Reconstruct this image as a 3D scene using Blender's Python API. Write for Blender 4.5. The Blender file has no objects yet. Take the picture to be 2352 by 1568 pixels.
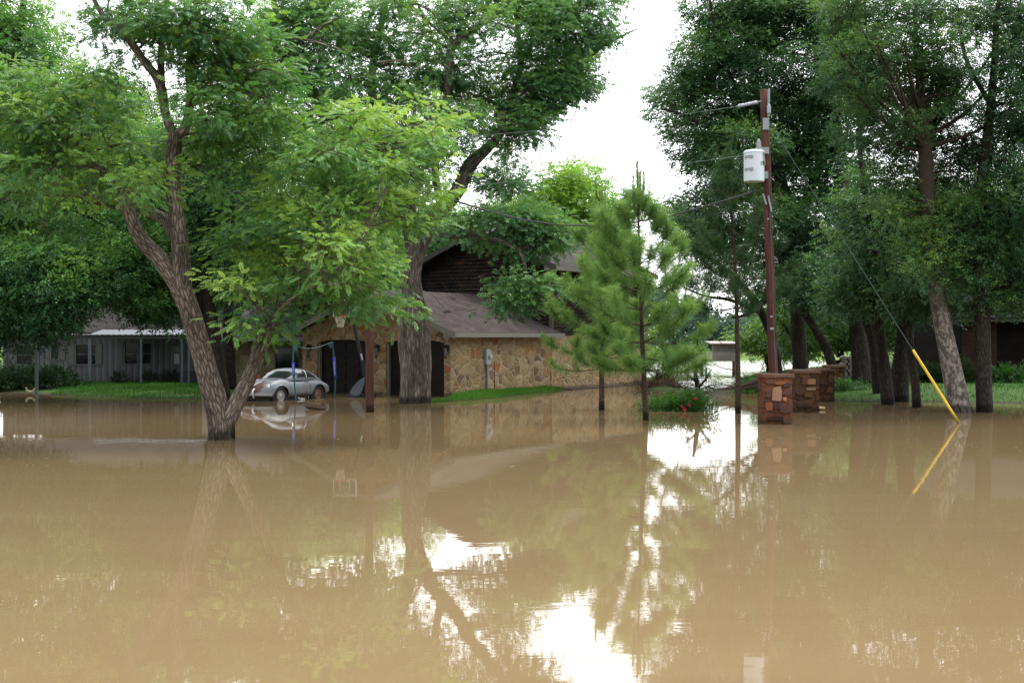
import bpy, bmesh, math, random
import numpy as np
from mathutils import Vector, Matrix

random.seed(7)
SC = bpy.context.scene
COL = SC.collection
F, CU, HZ, H = 2953.0, 1176.0, 775.0, 2.3      # focal length (in 2352-px photo units), centre column, horizon row, eye height
R = math.radians


def P(U, V, D):
    return Vector(((U - CU) / F * D, D, H - (V - HZ) / F * D))


def G(U, V, z=0.0):
    D = F * (H - z) / (V - HZ)
    return Vector(((U - CU) / F * D, D, z))


# ------------------------------------------------------------------ materials
class NT:
    def __init__(self, name):
        self.m = bpy.data.materials.new(name)
        self.m.use_nodes = True
        self.t = self.m.node_tree
        self.t.nodes.clear()
        self.out = self.n('ShaderNodeOutputMaterial')

    def n(self, typ, **kw):
        nd = self.t.nodes.new(typ)
        for k, v in kw.items():
            if k.startswith('i_'):
                nd.inputs[k[2:].replace('_', ' ')].default_value = v
            else:
                setattr(nd, k, v)
        return nd

    def l(self, a, b):
        self.t.links.new(a, b)

    def ramp(self, fac, stops, interp='LINEAR'):
        r = self.n('ShaderNodeValToRGB')
        r.color_ramp.interpolation = interp
        e = r.color_ramp.elements
        e[0].position, e[0].color = stops[0][0], (*stops[0][1], 1)
        e[1].position, e[1].color = stops[-1][0], (*stops[-1][1], 1)
        for p, c in stops[1:-1]:
            x = e.new(p)
            x.color = (*c, 1)
        self.l(fac, r.inputs[0])
        return r.outputs[0]

    def math(self, op, a, b=None, clamp=False):
        m = self.n('ShaderNodeMath', operation=op, use_clamp=clamp)
        for i, v in enumerate((a, b)):
            if v is None:
                continue
            if isinstance(v, (int, float)):
                m.inputs[i].default_value = v
            else:
                self.l(v, m.inputs[i])
        return m.outputs[0]

    def mix(self, fac, a, b, blend='MIX'):
        m = self.n('ShaderNodeMix', data_type='RGBA', blend_type=blend)
        if isinstance(fac, (int, float)):
            m.inputs[0].default_value = fac
        else:
            self.l(fac, m.inputs[0])
        for idx, v in ((6, a), (7, b)):
            if isinstance(v, tuple):
                m.inputs[idx].default_value = (*v, 1)
            else:
                self.l(v, m.inputs[idx])
        return m.outputs[2]

    def coords(self, kind='Object', scale=(1, 1, 1), rot=(0, 0, 0)):
        c = self.n('ShaderNodeTexCoord')
        mp = self.n('ShaderNodeMapping')
        mp.inputs['Scale'].default_value = scale
        mp.inputs['Rotation'].default_value = rot
        self.l(c.outputs[kind], mp.inputs[0])
        return mp.outputs[0]

    def attr(self, name, scale=None):
        a = self.n('ShaderNodeAttribute', attribute_name=name)
        if scale is None:
            return a
        mp = self.n('ShaderNodeMapping')
        mp.inputs['Scale'].default_value = scale
        self.l(a.outputs['Vector'], mp.inputs[0])
        return mp.outputs[0]

    def noise(self, vec, scale, detail=4, rough=.55, dist=0.0):
        n = self.n('ShaderNodeTexNoise')
        n.inputs['Scale'].default_value = scale
        n.inputs['Detail'].default_value = detail
        n.inputs['Roughness'].default_value = rough
        n.inputs['Distortion'].default_value = dist
        if vec is not None:
            self.l(vec, n.inputs['Vector'])
        return n.outputs[0]

    def voro(self, vec, scale, feature='F1', rnd=1.0):
        n = self.n('ShaderNodeTexVoronoi', feature=feature)
        n.inputs['Scale'].default_value = scale
        n.inputs['Randomness'].default_value = rnd
        self.l(vec, n.inputs['Vector'])
        return n

    def wet(self, col, z1=.34, dark=.24):
        """darker where the flood has soaked the surface, just above the water"""
        g = self.n('ShaderNodeNewGeometry')
        s = self.n('ShaderNodeSeparateXYZ')
        self.l(g.outputs['Position'], s.inputs[0])
        nz = self.noise(g.outputs['Position'], 3.0, 2)
        zz = self.math('SUBTRACT', s.outputs[2], self.math('MULTIPLY', nz, .12))
        mr = self.n('ShaderNodeMapRange')
        mr.inputs[1].default_value = z1 * .30
        mr.inputs[2].default_value = z1 * .72
        mr.inputs[3].default_value = dark
        mr.inputs[4].default_value = 1.0
        self.l(zz, mr.inputs[0])
        v = self.n('ShaderNodeVectorMath', operation='SCALE')
        self.l(col, v.inputs[0])
        self.l(mr.outputs[0], v.inputs['Scale'])
        return v.outputs[0]

    def principled(self, col, rough=.8, bump=None, bs=.4, bd=.02, metal=0.0, spec=.3):
        p = self.n('ShaderNodeBsdfPrincipled')
        for nm, v in (('Base Color', col), ('Roughness', rough)):
            if isinstance(v, tuple):
                p.inputs[nm].default_value = (*v, 1)
            elif isinstance(v, (int, float)):
                p.inputs[nm].default_value = v
            else:
                self.l(v, p.inputs[nm])
        p.inputs['Metallic'].default_value = metal
        p.inputs['Specular IOR Level'].default_value = spec
        if bump is not None:
            b = self.n('ShaderNodeBump')
            b.inputs['Strength'].default_value = bs
            b.inputs['Distance'].default_value = bd
            self.l(bump, b.inputs['Height'])
            self.l(b.outputs[0], p.inputs['Normal'])
        self.l(p.outputs[0], self.out.inputs[0])
        return p


def simple(name, c, rough=.6, metal=0.0, var=.25, scale=6.0, spec=.3, wet=False):
    t = NT(name)
    n = t.noise(t.coords(), scale, 5)
    col = t.mix(n, tuple(x * (1 - var) for x in c), tuple(min(1, x * (1 + var)) for x in c))
    if wet:
        col = t.wet(col)
    t.principled(col, rough, n, .15, .01, metal, spec)
    return t.m


def bark(name, dark, light, sx=9.0, sz=2.2, ridges=.8, warp=.5, bd=.05):
    t = NT(name)
    v = t.attr('bark', (sx, sx, sz))
    nz = t.noise(v, 1.3, 4, .6, .6)
    vd = t.n('ShaderNodeVectorMath', operation='ADD')
    t.l(v, vd.inputs[0])
    c3 = t.n('ShaderNodeTexNoise')
    c3.inputs['Scale'].default_value = 1.7
    t.l(v, c3.inputs['Vector'])
    c4 = t.n('ShaderNodeVectorMath', operation='SCALE')
    c4.inputs['Scale'].default_value = warp
    t.l(c3.outputs['Color'], c4.inputs[0])
    t.l(c4.outputs[0], vd.inputs[1])
    e = t.voro(vd.outputs[0], 1.0, 'DISTANCE_TO_EDGE').outputs[0]
    fine = t.noise(v, 6.0, 5, .7)
    crack = t.math('MULTIPLY', e, 3.2, True)
    hgt = t.math('ADD', t.math('MULTIPLY', crack, ridges), t.math('MULTIPLY', fine, .5))
    col = t.ramp(hgt, [(.15, dark), (.62, tuple((a + b) / 2 for a, b in zip(dark, light))), (1.15, light)])
    col = t.mix(t.math('MULTIPLY', nz, .5), col, tuple(x * .6 for x in light))
    lowf = t.noise(t.attr('bark', (3.2, 3.2, .8)), 1.0, 4, .6, .5)
    col = t.mix(1.0, col, t.ramp(lowf, [(.32, (.45, .44, .43)), (.52, (.95, .95, .95)), (.72, (1.35, 1.33, 1.3))]), 'MULTIPLY')
    col = t.wet(col)
    t.principled(col, .92, hgt, .9, bd, spec=.15)
    return t.m


def bark_sycamore():
    t = NT('sycamore_bark')
    v = t.attr('bark', (6, 6, 3.2))
    a = t.noise(v, 1.6, 4, .55, .8)
    b = t.noise(v, 5.0, 4, .6)
    col = t.ramp(t.math('ADD', a, t.math('MULTIPLY', t.math('SUBTRACT', b, .5), .25)),
                 [(.38, (.06, .05, .044)), (.50, (.11, .093, .08)), (.56, (.20, .175, .15)), (.74, (.29, .26, .23))])
    # the upper bark is browner
    g = t.n('ShaderNodeNewGeometry')
    s = t.n('ShaderNodeSeparateXYZ')
    t.l(g.outputs['Position'], s.inputs[0])
    up = t.n('ShaderNodeMapRange')
    up.inputs[1].default_value = 2.2
    up.inputs[2].default_value = 5.5
    t.l(s.outputs[2], up.inputs[0])
    col = t.mix(up.outputs[0], col, t.mix(a, (.018, .013, .010), (.060, .043, .033)))
    col = t.wet(col)
    t.principled(col, .85, b, .6, .02, spec=.2)
    return t.m


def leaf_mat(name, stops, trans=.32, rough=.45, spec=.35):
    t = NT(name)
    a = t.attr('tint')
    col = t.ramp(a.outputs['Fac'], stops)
    p = t.n('ShaderNodeBsdfPrincipled')
    t.l(col, p.inputs['Base Color'])
    p.inputs['Roughness'].default_value = rough
    p.inputs['Specular IOR Level'].default_value = spec
    tr = t.n('ShaderNodeBsdfTranslucent')
    tc = t.mix(1.0, col, (1.1, 1.08, .62), 'MULTIPLY')
    t.l(tc, tr.inputs[0])
    mx = t.n('ShaderNodeMixShader')
    mx.inputs[0].default_value = trans
    t.l(p.outputs[0], mx.inputs[1])
    t.l(tr.outputs[0], mx.inputs[2])
    t.l(mx.outputs[0], t.out.inputs[0])
    return t.m


def stone_mat(name, scale, stops, mortar, wet=True, warp=.25, stretch=(1, 1, 1.15), mw=.035):
    t = NT(name)
    v = t.coords('Object', stretch)
    w = t.n('ShaderNodeTexNoise')
    w.inputs['Scale'].default_value = 2.5
    t.l(v, w.inputs['Vector'])
    sub = t.n('ShaderNodeVectorMath', operation='SUBTRACT')
    t.l(w.outputs['Color'], sub.inputs[0])
    sub.inputs[1].default_value = (.5, .5, .5)
    sc = t.n('ShaderNodeVectorMath', operation='SCALE')
    sc.inputs['Scale'].default_value = warp
    t.l(sub.outputs[0], sc.inputs[0])
    add = t.n('ShaderNodeVectorMath', operation='ADD')
    t.l(v, add.inputs[0])
    t.l(sc.outputs[0], add.inputs[1])
    f1 = t.voro(add.outputs[0], scale, 'F1', .95)
    ed = t.voro(add.outputs[0], scale, 'DISTANCE_TO_EDGE', .95)
    sep = t.n('ShaderNodeSeparateColor')
    t.l(f1.outputs['Color'], sep.inputs[0])
    col = t.ramp(sep.outputs[0], stops, 'CONSTANT')
    fine = t.noise(v, 9.0, 6, .65)
    col = t.mix(1.0, col, t.ramp(fine, [(.25, (.6, .58, .56)), (.75, (1.25, 1.22, 1.2))]), 'MULTIPLY')
    col = t.mix(.20, col, t.mix(sep.outputs[1], tuple(x * .7 for x in stops[0][1]), tuple(min(1, x * 1.3) for x in stops[0][1])))
    big = t.noise(v, .6, 3)
    edge = t.math('LESS_THAN', ed.outputs[0], mw)
    col = t.mix(edge, col, t.mix(fine, tuple(x * .75 for x in mortar), mortar))
    col = t.mix(1.0, col, t.ramp(big, [(.3, (.72, .70, .68)), (.7, (1.08, 1.05, 1.0))]), 'MULTIPLY')
    if wet:
        col = t.wet(col, .13, .5)
    hgt = t.math('ADD', t.math('MINIMUM', t.math('MULTIPLY', ed.outputs[0], 4), .6), t.math('MULTIPLY', fine, .4))
    t.principled(col, .88, hgt, .9, .05, spec=.2)
    return t.m


def shingle_mat(name, c1, c2, bw, bh, plane='xz', mortar=None, rough=.9, rot=(0, 0, 0), patch=None, off=.5):
    t = NT(name)
    v0 = t.coords('Object', rot=rot)
    sep_ = t.n('ShaderNodeSeparateXYZ')
    t.l(v0, sep_.inputs[0])
    cmb_ = t.n('ShaderNodeCombineXYZ')
    t.l(sep_.outputs['xyz'.index(plane[0])], cmb_.inputs[0])
    t.l(sep_.outputs['xyz'.index(plane[1])], cmb_.inputs[1])
    v = cmb_.outputs[0]
    b = t.n('ShaderNodeTexBrick', offset=off)
    b.inputs['Color1'].default_value = (*c1, 1)
    b.inputs['Color2'].default_value = (*c2, 1)
    m = mortar or tuple(x * .35 for x in c1)
    b.inputs['Mortar'].default_value = (*m, 1)
    b.inputs['Scale'].default_value = 1
    b.inputs['Mortar Size'].default_value = .012
    b.inputs['Brick Width'].default_value = bw
    b.inputs['Row Height'].default_value = bh
    t.l(v, b.inputs['Vector'])
    n = t.noise(v, 1.2, 5, .6)
    f = t.noise(v, 30, 3)
    col = t.mix(1.0, b.outputs[0], t.ramp(n, [(.3, (.62, .62, .63)), (.7, (1.25, 1.22, 1.2))]), 'MULTIPLY')
    col = t.mix(1.0, col, t.ramp(f, [(.3, (.8, .8, .8)), (.7, (1.15, 1.15, 1.15))]), 'MULTIPLY')
    if patch:
        pn = t.noise(t.coords('Object', (.5, .5, 3.2)), 2.2, 3, .6)
        col = t.mix(t.ramp(pn, [(.60, (0, 0, 0)), (.70, (1, 1, 1))]), col, patch)
    t.principled(col, rough, t.math('ADD', b.outputs['Fac'], f), .35, .02, spec=.05)
    return t.m


# ------------------------------------------------------------------ mesh building
class MB:
    def __init__(self):
        self.v, self.f, self.b = [], [], []

    def quad(self, *pts):
        i = len(self.v)
        self.v += [tuple(p) for p in pts]
        self.f.append(tuple(range(i, i + len(pts))))
        self.b += [tuple(p) for p in pts]

    def box(self, x0, y0, z0, x1, y1, z1):
        c = [(x0, y0, z0), (x1, y0, z0), (x1, y1, z0), (x0, y1, z0), (x0, y0, z1), (x1, y0, z1), (x1, y1, z1), (x0, y1, z1)]
        i = len(self.v)
        self.v += c
        self.b += c
        self.f += [tuple(i + k for k in q) for q in ((0, 3, 2, 1), (4, 5, 6, 7), (0, 1, 5, 4), (1, 2, 6, 5), (2, 3, 7, 6), (3, 0, 4, 7))]

    def hexa(self, bot, top):
        i = len(self.v)
        self.v += [tuple(p) for p in bot] + [tuple(p) for p in top]
        self.b += [tuple(p) for p in bot] + [tuple(p) for p in top]
        n = len(bot)
        self.f.append(tuple(i + k for k in reversed(range(n))))
        self.f.append(tuple(i + n + k for k in range(n)))
        for k in range(n):
            j = (k + 1) % n
            self.f.append((i + k, i + j, i + n + j, i + n + k))

    def slab(self, pts, th):
        """flat polygon with thickness downward along its normal"""
        pts = [Vector(p) for p in pts]
        nrm = (pts[1] - pts[0]).cross(pts[2] - pts[0]).normalized()
        self.hexa([p - nrm * th for p in pts], pts)

    def tube(self, pts, rad, sides=8, jit=0.0, cap=True, rng=random, twist=0.0):
        pts = [Vector(p) for p in pts]
        n = len(pts)
        t = (pts[1] - pts[0]).normalized()
        ref = Vector((1, 0, 0)) if abs(t.x) < .8 else Vector((0, 1, 0))
        x = (ref - t * ref.dot(t)).normalized()
        L = 0.0
        i0 = len(self.v)
        ph = rng.random() * 20
        for k in range(n):
            if k > 0:
                L += (pts[k] - pts[k - 1]).length
            tt = (pts[min(k + 1, n - 1)] - pts[max(k - 1, 0)])
            if tt.length > 1e-9:
                t = tt.normalized()
            x = (x - t * x.dot(t)).normalized()
            y = t.cross(x)
            r = rad[k] if not isinstance(rad, (int, float)) else rad
            for s in range(sides):
                a = 2 * math.pi * s / sides
                rr = r * (1 + jit * (math.sin(3 * a + ph + L * 1.7) * .5 + math.sin(5 * a - L * 2.3 + ph * 2) * .35 + rng.uniform(-.12, .12)))
                self.v.append(tuple(pts[k] + (x * math.cos(a) + y * math.sin(a)) * rr))
                self.b.append((math.cos(a) * r, math.sin(a) * r, L + ph))
        for k in range(n - 1):
            for s in range(sides):
                s2 = (s + 1) % sides
                a = i0 + k * sides
                self.f.append((a + s, a + s2, a + sides + s2, a + sides + s))
        if cap:
            self.f.append(tuple(i0 + s for s in reversed(range(sides))))
            self.f.append(tuple(i0 + (n - 1) * sides + s for s in range(sides)))

    def lathe(self, prof, seg=20, M=None, close=False):
        i0 = len(self.v)
        n = len(prof)
        for r, z in prof:
            for s in range(seg):
                a = 2 * math.pi * s / seg
                p = Vector((r * math.cos(a), r * math.sin(a), z))
                if M is not None:
                    p = M @ p
                self.v.append(tuple(p))
                self.b.append(tuple(p))
        for k in range(n - 1 + (1 if close else 0)):
            for s in range(seg):
                s2 = (s + 1) % seg
                a, b = i0 + k * seg, i0 + ((k + 1) % n) * seg
                self.f.append((a + s, a + s2, b + s2, b + s))
        if not close:
            self.f.append(tuple(i0 + s for s in reversed(range(seg))))
            self.f.append(tuple(i0 + (n - 1) * seg + s for s in range(seg)))

    def grid(self, fn, nu, nv):
        i0 = len(self.v)
        for i in range(nu + 1):
            for j in range(nv + 1):
                p = fn(i / nu, j / nv)
                self.v.append(tuple(p))
                self.b.append(tuple(p))
        for i in range(nu):
            for j in range(nv):
                a = i0 + i * (nv + 1) + j
                self.f.append((a, a + nv + 1, a + nv + 2, a + 1))

    def build(self, name, mat, parent=None, base=None, smooth=False, bev=0.0):
        me = bpy.data.meshes.new(name)
        vs = self.v
        if base is not None:
            vs = [(a - base[0], b - base[1], c - base[2]) for a, b, c in vs]
        me.from_pydata(vs, [], self.f)
        at = me.attributes.new('bark', 'FLOAT_VECTOR', 'POINT')
        at.data.foreach_set('vector', np.array(self.b, dtype=np.float32).ravel())
        me.materials.append(mat)
        if smooth:
            me.polygons.foreach_set('use_smooth', [True] * len(me.polygons))
        me.update()
        o = bpy.data.objects.new(name, me)
        COL.objects.link(o)
        if parent is not None:
            o.parent = parent
        if bev:
            m = o.modifiers.new('bevel', 'BEVEL')
            m.width = bev
            m.segments = 2
            m.limit_method = 'ANGLE'
        return o


def tag(o, label=None, cat=None, group=None, kind=None):
    if label:
        o['label'] = label
    if cat:
        o['category'] = cat
    if group:
        o['group'] = group
    if kind:
        o['kind'] = kind
    return o


def thing(name, loc, label, cat, group=None, rz=0.0):
    o = bpy.data.objects.new(name, None)
    o.empty_display_size = .2
    COL.objects.link(o)
    o.location = loc
    o.rotation_euler = (0, 0, rz)
    return tag(o, label, cat, group)


def catmull(pts, n=6):
    pts = [Vector(p) for p in pts]
    ex = [pts[0] * 2 - pts[1]] + pts + [pts[-1] * 2 - pts[-2]]
    out = []
    for i in range(1, len(ex) - 2):
        p0, p1, p2, p3 = ex[i - 1], ex[i], ex[i + 1], ex[i + 2]
        for k in range(n):
            t = k / n
            out.append(.5 * ((2 * p1) + (p2 - p0) * t + (2 * p0 - 5 * p1 + 4 * p2 - p3) * t * t + (3 * p1 - p0 - 3 * p2 + p3) * t ** 3))
    out.append(pts[-1])
    return out


LS, LN = .62, 1.65           # leaf size and number


# ------------------------------------------------------------------ leaves
def _leaflet(base, d, up, L, W, droop):
    base, d, up = np.array(base, float), np.array(d, float), np.array(up, float)
    d /= np.linalg.norm(d)
    s = np.cross(up, d)
    s /= np.linalg.norm(s)
    m = base + d * L * .45
    tip = base + d * L + np.array((0, 0, -droop))
    return [base, m + s * W / 2, tip, m - s * W / 2]


def template_pinnate(seed, pairs=6, L=.36, ll=.13, lw=.050):
    r = random.Random(seed)
    q = []
    bend = lambda x: np.array((x, .04 * math.sin(x * 6 + seed), -.32 * x * x))
    for i in range(pairs):
        x = L * (.22 + .74 * i / (pairs - 1))
        b = bend(x)
        for sd in (-1, 1):
            a = R(r.uniform(48, 66)) - i * .05
            d = (math.cos(a), sd * math.sin(a), -r.uniform(.0, .35))
            q += _leaflet(b, d, (r.uniform(-.25, .25), r.uniform(-.25, .25), 1), ll * r.uniform(.8, 1.1) * (1 - .25 * abs(i - 3) / 3), lw, .012)
    q += _leaflet(bend(L), (1, r.uniform(-.2, .2), -.5), (0, 0, 1), ll, lw, .015)
    return np.array(q)


def template_sprig(seed, n=8, L=.34, ll=.11, lw=.06):
    r = random.Random(seed + 99)
    q = []
    for i in range(n):
        x = L * (.1 + .9 * i / (n - 1))
        a = (1 if i % 2 else -1) * R(r.uniform(25, 80))
        d = (math.cos(a), math.sin(a), r.uniform(-.6, .35))
        q += _leaflet((x, r.uniform(-.04, .04), -.3 * x * x + r.uniform(-.05, .05)), d, (r.uniform(-.5, .5), r.uniform(-.5, .5), 1), ll * r.uniform(.75, 1.2), lw * r.uniform(.8, 1.15), .01)
    return np.array(q)


PINN = [template_pinnate(i) for i in range(4)]
PINN_FAR = [template_pinnate(10 + i, 4, .36, .17, .072) for i in range(4)]
SPRIG = [template_sprig(i) for i in range(4)]
SPRIG_FAR = [template_sprig(20 + i, 6, .42, .17, .10) for i in range(4)]
TINY = [template_sprig(40 + i, 9, .26, .06, .036) for i in range(3)]


def leaf_mesh(name, pos, dirs, scale, tint, templates, mat, parent, base, rng, flat=.5):
    N = len(pos)
    dirs = dirs / (np.linalg.norm(dirs, axis=1, keepdims=True) + 1e-9)
    up = np.tile(np.array((0, 0, 1.0)), (N, 1)) + rng.normal(0, flat, (N, 3))
    y = np.cross(up, dirs)
    y /= np.linalg.norm(y, axis=1, keepdims=True) + 1e-9
    z = np.cross(dirs, y)
    which = rng.integers(0, len(templates), N)
    vs, ts = [], []
    for k, T in enumerate(templates):
        m = which == k
        if not m.any():
            continue
        fr = np.stack([dirs[m], y[m], z[m]], axis=1)              # n,3,3 rows are axes
        w = np.einsum('vk,nkj->nvj', T, fr) * scale[m][:, None, None] + pos[m][:, None, :]
        vs.append(w.reshape(-1, 3))
        nq = T.shape[0] // 4
        tq = tint[m][:, None] + rng.normal(0, .05, (m.sum(), nq))
        ts.append(np.repeat(tq, 4, axis=1).ravel())
    v = np.concatenate(vs) - np.array(base)
    t = np.clip(np.concatenate(ts), 0, 1).astype(np.float32)
    return quads(name, v, t, mat, parent)


def quads(name, v, t, mat, parent):
    nv = len(v)
    nf = nv // 4
    me = bpy.data.meshes.new(name)
    me.vertices.add(nv)
    me.vertices.foreach_set('co', v.astype(np.float32).ravel())
    me.loops.add(nv)
    me.loops.foreach_set('vertex_index', np.arange(nv, dtype=np.int32))
    me.polygons.add(nf)
    me.polygons.foreach_set('loop_start', np.arange(0, nv, 4, dtype=np.int32))
    a = me.attributes.new('tint', 'FLOAT', 'POINT')
    a.data.foreach_set('value', np.asarray(t, dtype=np.float32))
    me.materials.append(mat)
    me.update(calc_edges=True)
    o = bpy.data.objects.new(name, me)
    COL.objects.link(o)
    if parent is not None:
        o.parent = parent
    return o


def in_poly(x, y, poly):
    c = False
    j = len(poly) - 1
    for i in range(len(poly)):
        xi, yi = poly[i]
        xj, yj = poly[j]
        if (yi > y) != (yj > y) and x < (xj - xi) * (y - yi) / (yj - yi) + xi:
            c = not c
        j = i
    return c


def fill(poly, D, r, depth, n, rng, holes=(), rv=.75, tint=0.0):
    """crown masses spread through a volume whose outline, seen from the road, is poly; returns (centre, radii, tint)"""
    xs = [p[0] for p in poly]
    ys = [p[1] for p in poly]
    cx, cy = sum(xs) / len(xs), sum(ys) / len(ys)
    hx, hy = (max(xs) - min(xs)) / 2, (max(ys) - min(ys)) / 2
    out, tries = [], 0
    px = []
    rp = r * F / D
    while len(out) < n and tries < n * 60:
        tries += 1
        x, y = rng.uniform(min(xs), max(xs)), rng.uniform(min(ys), max(ys))
        if not in_poly(x, y, poly) or any((x - h[0]) ** 2 + (y - h[1]) ** 2 < (h[2]) ** 2 for h in holes):
            continue
        if any(not in_poly(x + ox * rp * .6, y + oy * rp * .55, poly) for ox, oy in ((1, 0), (-1, 0), (0, 1), (0, -1))) and tries < n * 45:
            continue
        mind = rp * 1.05 * (1 - tries / (n * 60))
        if any((x - a) ** 2 + (y - b) ** 2 < mind * mind for a, b in px[-40:]):
            continue
        px.append((x, y))
        q = max(.25, 1 - .6 * ((x - cx) / hx) ** 2 - .5 * ((y - cy) / hy) ** 2)
        d = D + rng.uniform(-1, 1) * depth * q
        rr = r * rng.uniform(.7, 1.25)
        # keep the depth-displaced mass under the same outline
        out.append((P(x, y, d), (rr, rr * rng.uniform(.85, 1.2), rr * rv * rng.uniform(.8, 1.15)), tint))
    return out


def tree(name, label, cat, D, base, limbs, blobs, barkm, leafm, templates, seed, group=None, sub=9, per=13,
         lscale=1.0, subr=.42, droop=.25, sides=10, jit=.06, tint0=.45, twig=.012, shell=.62, bare=(), bran=.05, root_z=-.25, cover=1.0):
    rng = random.Random(seed)
    nr = np.random.default_rng(seed)
    b = G(*base) if len(base) == 2 else P(base[0], base[1], base[2])
    root = thing(name, (b.x, b.y, 0), label, cat, group)
    org = (b.x, b.y, 0)
    mb = MB()
    samples = []
    for L in limbs:
        pts, rad = L[0], L[1]
        cp = [P(p[0], p[1], D + (p[2] if len(p) > 2 else 0)) for p in pts]
        nn = 7
        sp = catmull(cp, nn)
        ctl = [x * D / F for x in rad]
        rs = []
        for k in range(len(sp)):
            u = k / (len(sp) - 1) * (len(ctl) - 1)
            i = min(int(u), len(ctl) - 2)
            rs.append(ctl[i] + (ctl[i + 1] - ctl[i]) * (u - i))
        if L[0][0][1] * 1.0 > 830 and sp[0].z < .6:          # the trunk reaches down under the water
            sp = [Vector((sp[0].x, sp[0].y, min(root_z, sp[0].z - .4)))] + sp
            rs = [rs[0] * 1.12] + rs
        mb.tube(sp, rs, sides if max(rs) > .08 else 7, jit if max(rs) > .08 else .03, rng=rng)
        samples += [(p, r) for p, r in zip(sp[len(sp) // 4:], rs[len(sp) // 4:])]
    SA = np.array([tuple(s[0]) for s in samples])
    pos, dirs, tints, scl = [], [], [], []
    for c, rad, tt in blobs:
        d = np.linalg.norm(SA - np.array(c), axis=1) + np.maximum(0, SA[:, 2] - c.z) * .7
        k = int(np.argmin(d))
        s, sr = Vector(SA[k]), samples[k][1]
        ln = (c - s).length
        br = min(sr * .7, bran * (.5 + .12 * ln))
        mid = s.lerp(c, .5) + Vector((rng.uniform(-.12, .12), rng.uniform(-.12, .12), rng.uniform(.02, .2))) * ln
        path = catmull([s, mid, c], 5)
        mb.tube(path, [br * (1 - .72 * i / 10) for i in range(11)], 6, .05, rng=rng)
        ns = max(3, int(sub * (rad[0] / .9) ** 1.6 * rng.uniform(.75, 1.2)))
        bt = rng.gauss(0, .12)
        for _ in range(ns):
            v = Vector((rng.gauss(0, 1), rng.gauss(0, 1), rng.gauss(0, 1)))
            v.normalize()
            f = shell + (1.05 - shell) * rng.random()
            sc = c + Vector((v.x * rad[0], v.y * rad[1], v.z * rad[2])) * f
            st = path[rng.randint(4, 10)]
            m2 = st.lerp(sc, .55) + Vector((rng.uniform(-.1, .1), rng.uniform(-.1, .1), .08))
            mb.tube([st, m2, sc], [twig * 1.5, twig, twig * .4], 5, 0, cap=False, rng=rng)
            cnt = int(per * 1.9 * LN * rng.uniform(.6, 1.35) * cover)
            srd = subr * rng.uniform(.7, 1.3)
            q = nr.normal(0, 1, (cnt, 3)) * np.array((srd, srd, srd * .5)) * .62
            pp = np.array(sc) + q
            outw = np.array((v.x, v.y, v.z * .5)) * .55
            dd = q / srd * .75 + outw + nr.normal(0, .35, (cnt, 3))
            dd[:, 2] = dd[:, 2] * .6 - droop * .55
            pos.append(pp)
            dirs.append(dd)
            tn = tint0 + tt + bt + rng.gauss(0, .08) + .20 * v.z * f + .16 * q[:, 2] / srd + nr.normal(0, .05, cnt)  # tint lightens toward clump tops: new growth, plus top light put into the colour
            tints.append(tn)
            scl.append(lscale * nr.uniform(.75, 1.2, cnt))
    for bpth, r0 in bare:                                          # dead or leafless branches
        sp = catmull([P(p[0], p[1], D + (p[2] if len(p) > 2 else 0)) for p in bpth], 6)
        mb.tube(sp, [r0 * D / F * (1 - .8 * i / (len(sp) - 1)) for i in range(len(sp))], 6, .08, rng=rng)
    mb.build('trunk', barkm, root, org, smooth=True)
    leaf_mesh('crown', np.concatenate(pos), np.concatenate(dirs), np.concatenate(scl) * LS, np.concatenate(tints), templates, leafm, root, org, nr)
    return root


# ------------------------------------------------------------------ camera, light
cd = bpy.data.cameras.new('camera')
cam = bpy.data.objects.new('camera', cd)
COL.objects.link(cam)
cam.location = (0, 0, H)
cam.rotation_euler = (R(90), 0, 0)
cd.sensor_width = 22.3
cd.lens = F / 2352 * 22.3
cd.shift_y = -9 / 2352
cd.clip_end = 6000
SC.camera = cam
SC.view_settings.view_transform = 'Standard'
SC.view_settings.look = 'None'
SC.view_settings.exposure = 0

SUN_EL, SUN_AZ = R(62), R(50)      # high, to the right and a little ahead, behind thin cloud
w = bpy.data.worlds.new('World')
SC.world = w
w.use_nodes = True
nt = w.node_tree
nt.nodes.clear()
wo = nt.nodes.new('ShaderNodeOutputWorld')
sky = nt.nodes.new('ShaderNodeTexSky')
sky.sky_type = 'NISHITA'
sky.sun_disc = False
sky.sun_elevation = SUN_EL
sky.sun_rotation = SUN_AZ
sky.dust_density = 3
bg1 = nt.nodes.new('ShaderNodeBackground')
bg1.inputs[1].default_value = .05
nt.links.new(sky.outputs[0], bg1.inputs[0])
tc = nt.nodes.new('ShaderNodeTexCoord')
sx = nt.nodes.new('ShaderNodeSeparateXYZ')
nt.links.new(tc.outputs['Generated'], sx.inputs[0])
mr = nt.nodes.new('ShaderNodeMapRange')
mr.inputs[1].default_value = 0
mr.inputs[2].default_value = 1
mr.inputs[3].default_value = 2.0
mr.inputs[4].default_value = 3.1
nt.links.new(sx.outputs[2], mr.inputs[0])
bg2 = nt.nodes.new('ShaderNodeBackground')
bg2.inputs[0].default_value = (.965, .985, 1.0, 1)
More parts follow.
